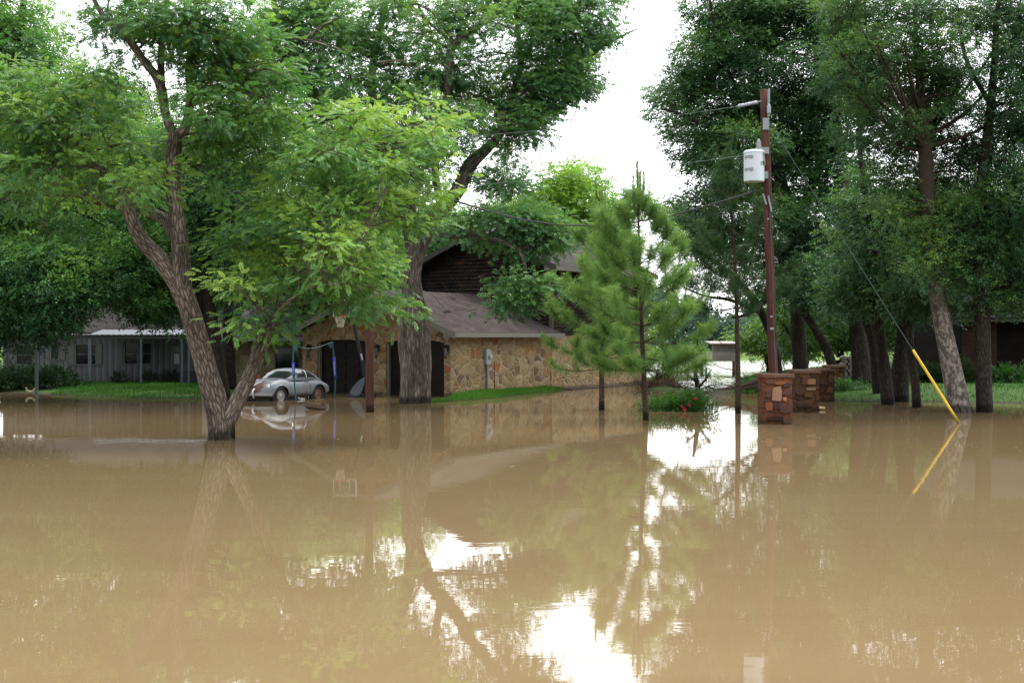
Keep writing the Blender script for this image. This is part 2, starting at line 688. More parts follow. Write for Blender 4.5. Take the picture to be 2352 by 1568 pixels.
# the cloud is brightest on the side where the sun stands behind it
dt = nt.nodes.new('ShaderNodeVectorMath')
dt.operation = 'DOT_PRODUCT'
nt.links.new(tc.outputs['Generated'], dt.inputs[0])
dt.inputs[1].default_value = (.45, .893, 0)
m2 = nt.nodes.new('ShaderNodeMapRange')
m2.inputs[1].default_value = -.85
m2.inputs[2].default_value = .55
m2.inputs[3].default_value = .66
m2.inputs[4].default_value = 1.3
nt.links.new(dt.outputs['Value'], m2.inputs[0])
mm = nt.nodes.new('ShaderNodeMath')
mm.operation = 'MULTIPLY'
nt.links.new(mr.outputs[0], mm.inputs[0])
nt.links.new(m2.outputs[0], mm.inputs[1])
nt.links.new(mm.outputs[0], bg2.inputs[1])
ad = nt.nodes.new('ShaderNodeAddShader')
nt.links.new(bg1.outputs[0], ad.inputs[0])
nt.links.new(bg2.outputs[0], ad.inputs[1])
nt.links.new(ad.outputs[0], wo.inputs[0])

sl = bpy.data.lights.new('sun', 'SUN')
sl.energy = 2.8
sl.angle = R(16)
sl.color = (1.0, .95, .86)
so = bpy.data.objects.new('sun', sl)
COL.objects.link(so)
dv = Vector((math.sin(SUN_AZ) * math.cos(SUN_EL), math.cos(SUN_AZ) * math.cos(SUN_EL), math.sin(SUN_EL)))
so.rotation_euler = dv.to_track_quat('Z', 'Y').to_euler()
so.location = (-20, -20, 40)

SC.cycles.max_bounces = 8
SC.cycles.diffuse_bounces = 3
SC.cycles.glossy_bounces = 4
SC.cycles.transmission_bounces = 4
SC.cycles.transparent_max_bounces = 6
SC.cycles.use_denoising = True
SC.cycles.caustics_reflective = False
SC.cycles.caustics_refractive = False

# ------------------------------------------------------------------ ground and water
C0 = Vector((-2.38, 49.9, 0))                # near corner of the stone house
TH = math.atan2(.8534, .5213)
SD, TD = Vector((.5213, .8534, 0)), Vector((-.8534, .5213, 0))


def ST(s, t, z=0.0):
    p = C0 + SD * s + TD * t
    return Vector((p.x, p.y, z))


def gp(*uv):
    return [tuple(G(u, v)[:2]) for u, v in uv]


LAND = [
    # polygon, height, bank width
    (gp((-700, 898), (-60, 899), (60, 905), (120, 909), (200, 912), (300, 915), (400, 917.5), (500, 918), (560, 912), (590, 900), (600, 886), (560, 872), (470, 855), (-800, 855)), .15, 3.2),
    ([tuple(ST(*q)[:2]) for q in ((.06, -.2), (.06, 7.4), (3.0, 7.6), (3.0, 16), (24, 17), (24, -.2), (8.2, -.2))], .10, .5),
    ([tuple(ST(*q)[:2]) for q in ((-4.6, -2.0), (-2.4, -2.2), (-.3, -2.2), (3, -1.55), (6, -1.0), (8.6, -.35), (8.6, .5), (.2, .5), (-.2, -.3), (-1.6, -1.0), (-3.4, -1.75))], .12, .55),
    (gp((1672, 893), (1720, 899), (1760, 908), (1900, 919), (1990, 925), (2060, 924), (2150, 923), (2250, 925), (2352, 927), (3200, 934), (3200, 806), (1980, 812), (1905, 838), (1800, 850), (1700, 864)), .32, 4.0),
    (gp((1462, 893), (1500, 898), (1550, 899), (1582, 893), (1560, 884), (1500, 882)), .22, 1.5),
    ([(-900, 66), (-20, 62), (4, 70), (6, 86), (2, 110), (-10, 126), (-900, 126)], .25, 4),
    ([(-2500, 124), (-60, 126), (20, 127), (70, 130), (2500, 120), (2500, 4000), (-2500, 4000)], .75, 9),
    ([(30, 60), (900, 50), (900, 140), (60, 140), (38, 110)], .4, 8),
    # the bank road the photographer stands on
    ([(-300, -400), (300, -400), (300, 1.5), (-300, 1.5)], .6, 3),
]


def land_z(X, Y):
    h = np.full(X.shape, -.45)
    n1 = np.sin(X * 1.7 + np.sin(Y * 1.1) * 1.3) * .12 + np.sin(Y * 2.3 + X * .6) * .08
    for poly, hm, bw in LAND:
        inside = np.zeros(X.shape, bool)
        dist = np.full(X.shape, 1e9)
        j = len(poly) - 1
        for i in range(len(poly)):
            x1, y1 = poly[j]
            x2, y2 = poly[i]
            c = ((y1 > Y) != (y2 > Y)) & (X < (x2 - x1) * (Y - y1) / ((y2 - y1) if y2 != y1 else 1e-9) + x1)
            inside ^= c
            dx, dy = x2 - x1, y2 - y1
            tt = np.clip(((X - x1) * dx + (Y - y1) * dy) / (dx * dx + dy * dy + 1e-12), 0, 1)
            dist = np.minimum(dist, np.hypot(X - x1 - tt * dx, Y - y1 - tt * dy))
            j = i
        sd = np.where(inside, dist, -dist) + n1 * min(1, bw * .5)
        up = np.clip(sd / bw, 0, 1)
        dn = np.clip(-sd / 1.2, 0, 1)
        h = np.maximum(h, np.where(sd > 0, hm * (up * up * (3 - 2 * up) * .6 + up * .4), -.45 * dn))
    return h


def lz(x, y):
    return float(land_z(np.array([x]), np.array([y]))[0])


def axis(lo, hi, step, far):
    a = list(np.arange(lo, hi + 1e-6, step))
    s = step
    x = hi
    while x < far:
        s *= 1.35
        x += s
        a.append(x)
    s = step
    x = lo
    b = []
    while x > -far:
        s *= 1.35
        x -= s
        b.append(x)
    return np.array(b[::-1] + a)


gx, gy = axis(-32, 32, .4, 2500), axis(28, 84, .4, 4000)
gy = gy[gy > -400]
XX, YY = np.meshgrid(gx, gy)
ZZ = land_z(XX, YY) + np.random.default_rng(1).normal(0, .006, XX.shape)
gv = np.stack([XX.ravel(), YY.ravel(), ZZ.ravel()], 1)
nx, ny = len(gx), len(gy)
gf = [(j * nx + i, j * nx + i + 1, (j + 1) * nx + i + 1, (j + 1) * nx + i) for j in range(ny - 1) for i in range(nx - 1)]
me = bpy.data.meshes.new('ground')
me.from_pydata([tuple(v) for v in gv], [], gf)
me.polygons.foreach_set('use_smooth', [True] * len(me.polygons))
t = NT('ground_soil_and_turf')
v = t.coords()
n1 = t.noise(v, .35, 4)
n2 = t.noise(v, 7, 5, .7)
col = t.mix(n2, (.018, .040, .008), (.05, .105, .02))
col = t.mix(t.ramp(n1, [(.55, (0, 0, 0)), (.72, (.6, .6, .6))]), col, (.085, .062, .035))
geo = t.n('ShaderNodeNewGeometry')
sp_ = t.n('ShaderNodeSeparateXYZ')
t.l(geo.outputs['Position'], sp_.inputs[0])
shore = t.n('ShaderNodeMapRange')
shore.inputs[1].default_value = .015
shore.inputs[2].default_value = .05
t.l(sp_.outputs[2], shore.inputs[0])
col = t.mix(shore.outputs[0], (.03, .026, .014), col)
farm = t.n('ShaderNodeMapRange')
farm.inputs[1].default_value = 120
farm.inputs[2].default_value = 126
t.l(sp_.outputs[1], farm.inputs[0])
fcol = t.mix(t.noise(t.coords('Object', (.3, 1, 1)), .12, 3), (.075, .13, .03), (.12, .17, .045))
col = t.mix(farm.outputs[0], col, fcol)
t.principled(col, .95, n2, .8, .05, spec=.1)
me.materials.append(t.m)
ground = bpy.data.objects.new('ground', me)
COL.objects.link(ground)
tag(ground, kind='structure')

t = NT('muddy_flood_water')
geo = t.n('ShaderNodeNewGeometry')
mp = t.n('ShaderNodeMapping')
mp.inputs['Scale'].default_value = (.55, 1.0, 1)
t.l(geo.outputs['Position'], mp.inputs[0])
a = t.noise(mp.outputs[0], .45, 3, .5)
b = t.noise(mp.outputs[0], 3.2, 3, .5, .4)
c = t.noise(mp.outputs[0], 11, 2, .5)
big = t.noise(mp.outputs[0], .07, 2, .5)
hgt = t.math('ADD', t.math('ADD', t.math('MULTIPLY', a, .0055), t.math('MULTIPLY', b, t.math('MULTIPLY', big, .0023))), t.math('MULTIPLY', c, .0002))
sy_ = t.n('ShaderNodeSeparateXYZ')
t.l(geo.outputs['Position'], sy_.inputs[0])
riv = t.n('ShaderNodeMapRange')
riv.inputs[1].default_value = 56
riv.inputs[2].default_value = 74
t.l(sy_.outputs[1], riv.inputs[0])
rn = t.noise(mp.outputs[0], 1.3, 3, .6)
hgt = t.math('ADD', hgt, t.math('MULTIPLY', t.math('MULTIPLY', rn, .5), riv.outputs[0]))
col = t.mix(t.noise(mp.outputs[0], .16, 3, .6), (.185, .129, .066), (.218, .154, .081))
st_ = t.n('ShaderNodeMapping')
st_.inputs['Scale'].default_value = (.10, .55, 1)
st_.inputs['Rotation'].default_value = (0, 0, .18)
t.l(geo.outputs['Position'], st_.inputs[0])
col = t.mix(1.0, col, t.ramp(t.noise(st_.outputs[0], 1.0, 5, .65, .4), [(.3, (.95, .945, .94)), (.7, (1.04, 1.04, 1.045))]), 'MULTIPLY')
bmp = t.n('ShaderNodeBump')
bmp.inputs['Strength'].default_value = .55
bmp.inputs['Distance'].default_value = 1.0
t.l(hgt, bmp.inputs['Height'])
frn = t.n('ShaderNodeFresnel')
frn.inputs['IOR'].default_value = 1.48
dif = t.n('ShaderNodeBsdfDiffuse')
t.l(col, dif.inputs[0])
gls = t.n('ShaderNodeBsdfGlossy')
gls.inputs['Roughness'].default_value = .012
t.l(bmp.outputs[0], gls.inputs['Normal'])
mxs = t.n('ShaderNodeMixShader')
t.l(t.math('POWER', frn.outputs[0], .82), mxs.inputs[0])
t.l(dif.outputs[0], mxs.inputs[1])
t.l(gls.outputs[0], mxs.inputs[2])
t.l(mxs.outputs[0], t.out.inputs[0])
mb = MB()
mb.quad((-2500, -300, 0), (2500, -300, 0), (2500, 900, 0), (-2500, 900, 0))
water = mb.build('flood_water', t.m)
tag(water, kind='structure')

# grass: real blades along the shores and over the lawns
GRASS = leaf_mat('grass_blades', [(0, (.015, .05, .008)), (.5, (.045, .15, .018)), (1, (.11, .25, .04))], .35, .6, .2)


def grass(name, label, poly, n, hmin, hmax, seed, width=.014, lo=.004, tint=.5, shore=0.5):
    r = np.random.default_rng(seed)
    xs, ys = np.array([p[0] for p in poly]), np.array([p[1] for p in poly])
    X = r.uniform(xs.min(), xs.max(), n * 4)
    Y = r.uniform(ys.min(), ys.max(), n * 4)
    ins = np.array([in_poly(x, y, poly) for x, y in zip(X, Y)])
    X, Y = X[ins], Y[ins]
    Z = land_z(X, Y)
    k = Z > lo
    X, Y, Z = X[k][:n], Y[k][:n], Z[k][:n]
    m = len(X)
    hh = r.uniform(hmin, hmax, m) * (.6 + .6 * np.clip(np.sin(X * 2.1) * np.sin(Y * 1.7) + .5, 0, 1))
    a = r.uniform(0, 6.28, m)
    lean = r.uniform(.1, .8, m) * hh
    la = r.uniform(0, 6.28, m)
    dx, dy = np.cos(a) * width / 2, np.sin(a) * width / 2
    tx, ty = X + np.cos(la) * lean, Y + np.sin(la) * lean
    v = np.zeros((m, 4, 3))
    v[:, 0] = np.stack([X - dx, Y - dy, Z - .02], 1)
    v[:, 1] = np.stack([X + dx, Y + dy, Z - .02], 1)
    v[:, 2] = np.stack([tx + dx * .3, ty + dy * .3, Z + hh], 1)
    v[:, 3] = np.stack([tx - dx * .3, ty - dy * .3, Z + hh * .97], 1)
    tn = np.clip(tint + .2 * np.sin(X * .9) * np.cos(Y * .7) + r.normal(0, .14, m), 0, 1)
    o = quads(name, v.reshape(-1, 3), np.repeat(tn, 4), GRASS, None)
    tag(o, label, 'grass', kind='stuff')
    return o


grass('grass', 'bright green lawn above the flood in front of the pale metal house', gp((112, 909), (200, 914), (300, 917), (500, 920), (580, 910), (600, 880), (470, 868), (230, 874), (150, 890)), 36000, .05, .13, 1, .018, tint=.28)
grass('grass', 'narrow strip of green grass along the stone house wall', [tuple(ST(*q)[:2]) for q in ((-4.8, -2.2), (-.3, -2.5), (8.8, -.6), (8.8, .0), (.1, .02), (-3.4, -1.5))], 16000, .06, .15, 2, .016, tint=.62)
grass('grass', 'shaded grass on the right bank under the dark trees', gp((1672, 897), (1900, 922), (2060, 927), (2352, 930), (2600, 930), (2600, 845), (1700, 850)), 36000, .05, .16, 3, .022, tint=.18)

# ------------------------------------------------------------------ shared materials
M = {}
M['stone'] = stone_mat('flagstone_wall', 2.35, [(0, (.32, .225, .12)), (.25, (.37, .275, .165)), (.45, (.26, .185, .105)), (.62, (.29, .145, .065)), (.72, (.19, .115, .085)), (.80, (.32, .125, .05)), (.86, (.42, .33, .215)), (.94, (.145, .098, .08))], (.43, .35, .24), mw=.04)
M['stone_pale'] = stone_mat('pale_flagstone_wall', 2.9, [(0, (.36, .26, .14)), (.35, (.42, .32, .19)), (.6, (.30, .20, .10)), (.76, (.34, .17, .08)), (.86, (.20, .125, .09)), (.93, (.46, .37, .24))], (.46, .38, .26), mw=.045)
M['pier'] = stone_mat('red_fieldstone', 2.7, [(0, (.125, .052, .028)), (.28, (.165, .068, .032)), (.5, (.10, .046, .034)), (.64, (.075, .044, .04)), (.74, (.19, .10, .042)), (.82, (.20, .085, .04)), (.89, (.055, .036, .034)), (.95, (.20, .10, .03))], (.16, .055, .025), warp=.4, mw=.05)
M['pier_dark'] = stone_mat('brown_fieldstone', 2.7, [(0, (.07, .032, .016)), (.3, (.09, .042, .02)), (.55, (.05, .026, .018)), (.72, (.13, .072, .03)), (.86, (.04, .025, .02)), (.94, (.13, .08, .04))], (.06, .026, .014), warp=.4, mw=.05)
M['roof'] = shingle_mat('mauve_shingles', (.050, .041, .039), (.071, .059, .056), .3, .14, 'xy', (.030, .025, .025))
M['roof_dark'] = shingle_mat('dark_shingles', (.05, .046, .05), (.075, .068, .07), .3, .14, 'yx')
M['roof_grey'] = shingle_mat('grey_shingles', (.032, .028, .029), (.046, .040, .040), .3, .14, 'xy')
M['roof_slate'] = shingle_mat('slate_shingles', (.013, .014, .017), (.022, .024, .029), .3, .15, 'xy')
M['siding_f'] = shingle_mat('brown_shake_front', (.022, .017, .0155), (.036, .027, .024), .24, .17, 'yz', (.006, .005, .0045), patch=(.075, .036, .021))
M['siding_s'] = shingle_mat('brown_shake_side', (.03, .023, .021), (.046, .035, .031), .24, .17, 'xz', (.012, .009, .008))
M['fascia'] = simple('taupe_fascia_paint', (.17, .165, .145), .6, var=.2)
M['soffit'] = simple('soffit_paint', (.13, .12, .105), .7)
M['door'] = simple('dark_brown_door', (.012, .008, .0065), .6, var=.5, scale=3, spec=.12)
M['jamb'] = simple('grey_green_trim', (.17, .17, .15), .6)
M['glass'] = simple('dark_window_glass', (.006, .008, .010), .08, spec=.3)
M['black'] = simple('black_iron', (.012, .012, .013), .5)
M['galv'] = simple('galvanised_steel', (.22, .235, .25), .5, .4, .2, 9)
M['galv_grey'] = simple('grey_meter_paint', (.33, .35, .36), .5, .1)
M['rustpipe'] = simple('brown_vent_pipe', (.10, .055, .045), .7)
M['white'] = simple('white_paint', (.72, .73, .75), .4, var=.06)
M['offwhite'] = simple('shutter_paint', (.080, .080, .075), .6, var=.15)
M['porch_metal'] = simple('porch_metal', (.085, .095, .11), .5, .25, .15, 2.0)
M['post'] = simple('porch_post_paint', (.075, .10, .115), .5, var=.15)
M['red'] = simple('red_plastic', (.45, .035, .04), .45)
M['blue'] = simple('blue_foam', (.02, .05, .34), .6)
M['teal'] = simple('teal_pole_paint', (.015, .075, .085), .5)
M['net'] = simple('net_cord', (.55, .50, .42), .8)
M['wood_grey'] = simple('weathered_boards', (.27, .245, .225), .85, var=.4, scale=4)
M['deadwood'] = simple('dead_branch_wood', (.06, .043, .035), .9, var=.4, scale=9)
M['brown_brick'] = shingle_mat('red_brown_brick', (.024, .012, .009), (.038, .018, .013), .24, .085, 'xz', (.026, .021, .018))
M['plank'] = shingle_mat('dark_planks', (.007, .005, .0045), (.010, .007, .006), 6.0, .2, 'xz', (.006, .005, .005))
M['pinky'] = simple('cut_stone_cap', (.095, .052, .034), .9, var=.45, scale=5, wet=True)
t = NT('weathered_yellow_plastic')
v = t.coords()
col = t.mix(t.noise(v, 2.5, 5, .7), (.46, .28, .02), (.74, .47, .03))
col = t.mix(t.ramp(t.noise(t.coords('Object', (6, 6, 1.2)), 3.0, 5, .7), [(.55, (0, 0, 0)), (.75, (.7, .7, .7))]), col, (.17, .12, .06))
col = t.wet(col, .5, .55)
t.principled(col, .6, spec=.25)
M['yellow'] = t.m
M['cable'] = simple('steel_guy_wire', (.06, .085, .085), .5, .4)
M['wire'] = simple('aluminium_wire', (.13, .16, .16), .45, .4)
M['dropwire'] = simple('black_service_cable', (.03, .034, .034), .5)
M['porcelain'] = simple('grey_porcelain', (.24, .26, .30), .3)

# ribbed pale metal siding of the far-left house
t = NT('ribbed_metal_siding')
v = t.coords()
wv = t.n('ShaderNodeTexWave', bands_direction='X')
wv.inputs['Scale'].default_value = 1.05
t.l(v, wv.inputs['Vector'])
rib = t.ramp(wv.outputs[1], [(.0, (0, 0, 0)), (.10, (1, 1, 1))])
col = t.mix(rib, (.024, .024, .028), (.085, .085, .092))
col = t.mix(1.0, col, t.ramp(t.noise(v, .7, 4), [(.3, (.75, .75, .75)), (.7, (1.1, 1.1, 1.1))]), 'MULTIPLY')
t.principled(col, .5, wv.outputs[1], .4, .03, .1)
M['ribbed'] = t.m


def pole_mat(name, c):
    t = NT(name)
    v = t.attr('bark', (14, 14, .7))
    n = t.noise(v, 1.5, 5, .65)
    n2 = t.noise(t.attr('bark', (2, 2, .5)), 1.0, 3)
    col = t.ramp(n, [(.3, tuple(x * .35 for x in c)), (.55, c), (.8, tuple(min(1, x * 1.5) for x in c))])
    col = t.mix(t.ramp(n2, [(.4, (0, 0, 0)), (.8, (.55, .55, .55))]), col, tuple(x * .45 for x in c))
    col = t.wet(col, .3, .35)
    t.principled(col, .85, n, .6, .015, spec=.2)
    return t.m


M['pole'] = pole_mat('creosoted_pole_wood', (.085, .036, .027))
M['pole_dark'] = pole_mat('red_brown_pole_wood', (.075, .031, .023))

# ------------------------------------------------------------------ stone house with garage
hs = thing('stone_house', C0, 'tan flagstone house with two arched garage doors and brown shingled upper floor', 'house', rz=TH)
SL, EZ, RT = .41, 2.50, 3.74          # roof slope, eave height, ridge line
rz_ = lambda t_: EZ + SL * (min(t_, 2 * RT - t_) + .55)
GW, GD = 7.48, 7.84
OPEN = [(.31, 3.14), (3.87, 6.70)]


def arch(tt, a, b):
    u = (tt - a) / (b - a) * 2 - 1
    return 2.05 + .16 * math.sqrt(max(0, 1 - u * u * .96))


mb = MB()
ts = sorted(set([0, RT, GW] + [x for o in OPEN for x in o] + [o[0] + (o[1] - o[0]) * k / 16 for o in OPEN for k in range(17)]))
for a, b in zip(ts[:-1], ts[1:]):
    mid = (a + b) / 2
    op = next((o for o in OPEN if o[0] < mid < o[1]), None)
    za = arch(a, *op) if op else -.5
    zb = arch(b, *op) if op else -.5
    mb.quad((0, b, zb), (0, a, za), (0, a, rz_(a) - .14), (0, b, rz_(b) - .14))
    if op:
        mb.quad((0, a, za), (0, b, zb), (.28, b, zb), (.28, a, za))
for o in OPEN:
    for x in o:
        mb.quad((0, x, -.5), (.28, x, -.5), (.28, x, 2.1), (0, x, 2.1))
mb.quad((0, 0, -.5), (GD, 0, -.5), (GD, 0, 2.48), (0, 0, 2.48))                    # right side wall
mb.quad((0, GW, -.5), (0, GW, 2.48), (GD, GW, 2.48), (GD, GW, -.5))
mb.quad((.6, 0, -.5), (.6, GW, -.5), (.6, GW, 2.48), (.6, 0, 2.48))                # dark inner wall behind the doors
mb.build('stone_wall', M['stone'], hs)
# pale arch stones proud of the wall
for o in OPEN:
    mb = MB()
    n = 15
    for k in range(n):
        a, b = o[0] + (o[1] - o[0]) * (k + .06) / n, o[0] + (o[1] - o[0]) * (k + .94) / n
        hgt = .19 + .03 * ((k * 7) % 3 - 1)
        za, zb = arch(a, *o) + .004, arch(b, *o) + .004
        mb.hexa([(-.018, a, za), (.01, a, za), (.01, b, zb), (-.018, b, zb)], [(-.018, a, za + hgt), (.01, a, za + hgt), (.01, b, zb + hgt), (-.018, b, zb + hgt)])
    mb.build('arch_stones', M['stone_pale'], hs)
for o in OPEN:
    mb = MB()
    mb.box(.22, o[0], -.4, .27, o[1], 2.22)
    rows, cols = 4, 4
    for r_ in range(rows):
        for c_ in range(cols):
            w_ = (o[1] - o[0]) / cols
            h_ = 2.3 / rows
            mb.box(.19, o[0] + w_ * c_ + .08, -.1 + h_ * r_ + .07, .222, o[0] + w_ * (c_ + 1) - .08, -.1 + h_ * (r_ + 1) - .07)
    mb.build('garage_door', M['door'], hs, bev=.01)
for o in OPEN:
    mb = MB()
    mb.box(.06, o[1] - .10, -.4, .2, o[1] - .003, 2.05)
    mb.build('door_trim', M['jamb'], hs)
# lower roof
mb = MB()
F0 = -.55
for sgn in (0, 1):
    if sgn == 0:
        q = [(F0, -.55, EZ), (GD + .05, -.55, EZ), (GD + .05, RT, rz_(RT)), (F0, RT, rz_(RT))]
    else:
        q = [(F0, RT, rz_(RT)), (GD + .05, RT, rz_(RT)), (GD + .05, 2 * RT + .55, EZ), (F0, 2 * RT + .55, EZ)]
    mb.slab(q, .05)
mb.build('garage_roof', M['roof'], hs)
mb = MB()
mb.box(F0, -.58, EZ - .19, GD + .25, -.548, EZ - .012)
for sg in (0, 1):
    y0, y1 = (-.55, RT) if sg == 0 else (2 * RT + .55, RT)
    zz0, zz1 = EZ, rz_(RT)
    mb.hexa([(F0 - .02, y0, zz0 - .25), (F0 + .015, y0, zz0 - .25), (F0 + .015, y1, zz1 - .25), (F0 - .02, y1, zz1 - .25)],
            [(F0 - .02, y0, zz0 - .012), (F0 + .015, y0, zz0 - .012), (F0 + .015, y1, zz1 - .012), (F0 - .02, y1, zz1 - .012)])
mb.hexa([(F0 + .02, -.546, EZ - .20), (-.003, -.546, EZ - .20), (-.003, .0, EZ - .20), (F0 + .02, .0, EZ - .20)], [(F0 + .02, -.546, EZ - .07), (-.003, -.546, EZ - .07), (-.003, 0, EZ + .12), (F0 + .02, 0, EZ + .12)])
mb.hexa([(F0 + .02, 2 * RT, EZ - .20), (-.003, 2 * RT, EZ - .20), (-.003, 2 * RT + .546, EZ - .20), (F0 + .02, 2 * RT + .546, EZ - .20)], [(F0 + .02, 2 * RT, EZ + .12), (-.003, 2 * RT, EZ + .12), (-.003, 2 * RT + .546, EZ - .07), (F0 + .02, 2 * RT + .546, EZ - .07)])
mb.build('fascia', M['fascia'], hs)
mb = MB()
mb.box(F0 + .03, -.545, EZ - .17, GD + .2, -.002, EZ - .13)
mb.build('soffit', M['soffit'], hs)
# two-storey block
BW, BL, UZ, PT = 7.1, 9.3, 5.45, 3.54
S0 = GD
mb = MB()
mb.quad((S0, -.04, -.5), (S0 + BL, -.04, -.5), (S0 + BL, -.04, 2.40), (S0, -.04, 2.40))
mb.quad((S0, -.04, -.5), (S0, -.04, 2.40), (S0, .003, 2.40), (S0, .003, -.5))
mb.quad((S0 + BL, -.04, -.5), (S0 + BL, BW, -.5), (S0 + BL, BW, 2.40), (S0 + BL, -.04, 2.40))
mb.build('stone_wall', M['stone_pale'], hs)
us = .43
uz_ = lambda t_: UZ + us * (min(t_, 2 * PT - t_) + .6)
mbf, mbs = MB(), MB()
z = 2.405
rr = random.Random(3)
while z < 7.2:
    z1 = z + .17
    if z1 < uz_(0) - .1:
        a, b = -.03, BW
    else:
        half = PT - ((z1 + .16) - UZ) / us + .6
        a, b = PT - PT + ((z1 + .16) - UZ) / us - .6, 2 * PT - (((z1 + .16) - UZ) / us - .6)
        if b - a < .2:
            break
    sh = rr.uniform(0, .008)
    mbf.hexa([(S0 - .045 - sh, a, z), (S0 + .01, a, z), (S0 + .01, b, z), (S0 - .045 - sh, b, z)], [(S0 - .012, a, z1), (S0 + .01, a, z1), (S0 + .01, b, z1), (S0 - .012, b, z1)])
    if z1 < UZ + .2:
        mbs.hexa([(S0, -.085, z), (S0 + BL, -.085, z), (S0 + BL, -.03, z), (S0, -.03, z)], [(S0, -.05, z1), (S0 + BL, -.05, z1), (S0 + BL, -.03, z1), (S0, -.03, z1)])
    z = z1
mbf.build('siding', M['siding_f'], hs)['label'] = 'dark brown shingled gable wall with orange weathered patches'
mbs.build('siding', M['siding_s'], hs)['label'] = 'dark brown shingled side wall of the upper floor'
mb = MB()
mb.box(S0 - .06, -.10, 2.40, S0 + .09, .06, UZ + .1)
mb.build('corner_board', simple('brown_corner_board', (.075, .055, .047), .8), hs)
mb = MB()
U0, U1 = S0 - .6, S0 + BL + .5
mb.slab([(U0, -.6, UZ), (U1, -.6, UZ), (U1, PT, uz_(PT)), (U0, PT, uz_(PT))], .06)
mb.slab([(U0, PT, uz_(PT)), (U1, PT, uz_(PT)), (U1, 2 * PT + .6, UZ), (U0, 2 * PT + .6, UZ)], .06)
mb.build('upper_roof', M['roof'], hs)
mb = MB()
mb.box(U0, -.63, UZ - .22, U1, -.598, UZ - .012)
mr_ = MB()
for y0 in (-.6, 2 * PT + .6):
    mr_.hexa([(U0 - .03, y0, UZ - .24), (U0 + .01, y0, UZ - .24), (U0 + .01, PT, uz_(PT) - .24), (U0 - .03, PT, uz_(PT) - .24)],
            [(U0 - .03, y0, UZ - .012), (U0 + .01, y0, UZ - .012), (U0 + .01, PT, uz_(PT) - .012), (U0 - .03, PT, uz_(PT) - .012)])
mb.hexa([(U0 + .02, -.595, UZ - .23), (S0 - .05, -.595, UZ - .23), (S0 - .05, 0, UZ - .23), (U0 + .02, 0, UZ - .23)], [(U0 + .02, -.595, UZ - .07), (S0 - .05, -.595, UZ - .07), (S0 - .05, 0, UZ + .12), (U0 + .02, 0, UZ + .12)])
mb.build('upper_fascia', M['fascia'], hs)
mr_.build('rake_board', simple('dark_rake_board', (.045, .038, .034), .8), hs)
mb = MB()
mb.box(S0 - .04, -.59, UZ - .2, U1 - .05, -.04, UZ - .16)
mb.box(S0 + .0, -.03, UZ - .3, S0 + BL, BW, UZ - .25)
mb.build('upper_soffit', M['soffit'], hs)
# wing set back on the left
WS, W0, W1, WR = 3.0, GW, 15.0, 6.2
mb = MB()
op = (10.2, 11.7, .83, 1.85)
mb.quad((WS, W1, -.5), (WS, op[1], -.5), (WS, op[1], 2.3), (WS, W1, 2.3))
mb.quad((WS, op[0], -.5), (WS, W0, -.5), (WS, W0, 2.3), (WS, op[0], 2.3))
mb.quad((WS, op[1], -.5), (WS, op[0], -.5), (WS, op[0], op[2]), (WS, op[1], op[2]))
mb.quad((WS, op[1], op[3]), (WS, op[0], op[3]), (WS, op[0], 2.3), (WS, op[1], 2.3))
mb.quad((WS, W1, -.5), (WS, W1, 2.3), (S0 + 2, W1, 2.3), (S0 + 2, W1, -.5))
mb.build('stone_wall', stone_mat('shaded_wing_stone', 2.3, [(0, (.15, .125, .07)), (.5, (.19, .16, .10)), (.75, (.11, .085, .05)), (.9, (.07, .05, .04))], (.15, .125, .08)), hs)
win = MB()
win.box(WS - .03, op[0], op[2], WS + .03, op[0] + .07, op[3])
win.box(WS - .03, op[1] - .07, op[2], WS + .03, op[1], op[3])
win.box(WS - .03, op[0] + .07, op[2], WS + .03, op[1] - .07, op[2] + .07)
win.box(WS - .03, op[0] + .07, op[3] - .07, WS + .03, op[1] - .07, op[3])
wo_ = win.build('window', M['black'], hs)
p = MB()
p.box(WS + .005, op[0] + .07, op[2] + .07, WS + .015, op[1] - .07, op[3] - .07)
p.build('pane', M['glass'], wo_)
mb = MB()
mb.slab([(WS - .75, W1 + .4, 2.32), (WS - .75, 5.6, 2.32), (WR, 5.6, 4.42), (WR, W1 + .4, 4.42)], .06)
mb.slab([(WR, W1 + .4, 4.42), (WR, 5.6, 4.42), (WR + 4, 5.6, 2.3), (WR + 4, W1 + .4, 2.3)], .06)
mb.build('wing_roof', M['roof_dark'], hs)
mb = MB()
mb.box(WS - .78, 7.9, 2.14, WS - .748, W1 + .4, 2.30)
mb.build('wing_fascia', simple('green_grey_fascia', (.11, .13, .115), .6), hs)
# lanterns, meter, vent, floodlight
for tt in (.13, 3.5, 7.05):
    mb = MB()
    mb.box(-.03, tt - .05, 1.75, 0, tt + .05, 2.0)
    mb.tube([(-.02, tt, 1.92), (-.10, tt, 2.03), (-.17, tt, 1.99)], .014, 6)
    mb.lathe([(.02, 2.02), (.05, 1.98), (.11, 1.90), (.10, 1.885)], 10, Matrix.Translation((-.17, tt, 0)))
    mb.lathe([(.035, 1.56), (.055, 1.54), (.02, 1.47)], 10, Matrix.Translation((-.17, tt, 0)))
    for k in range(4):
        a = k * math.pi / 2
        mb.tube([(-.17 + .09 * math.cos(a), tt + .09 * math.sin(a), 1.89), (-.17 + .045 * math.cos(a), tt + .045 * math.sin(a), 1.55)], .007, 5)
    lo = mb.build('wall_lantern', M['black'], hs)
    g_ = MB()
    g_.lathe([(.045, 1.56), (.085, 1.87)], 10, Matrix.Translation((-.17, tt, 0)))
    g_.build('lantern_glass', simple('smoky_lantern_glass', (.10, .10, .09), .1, spec=.6), lo)
mb = MB()
ms = 2.55
mb.box(ms - .17, -.14, 1.22, ms + .17, 0, 1.82)
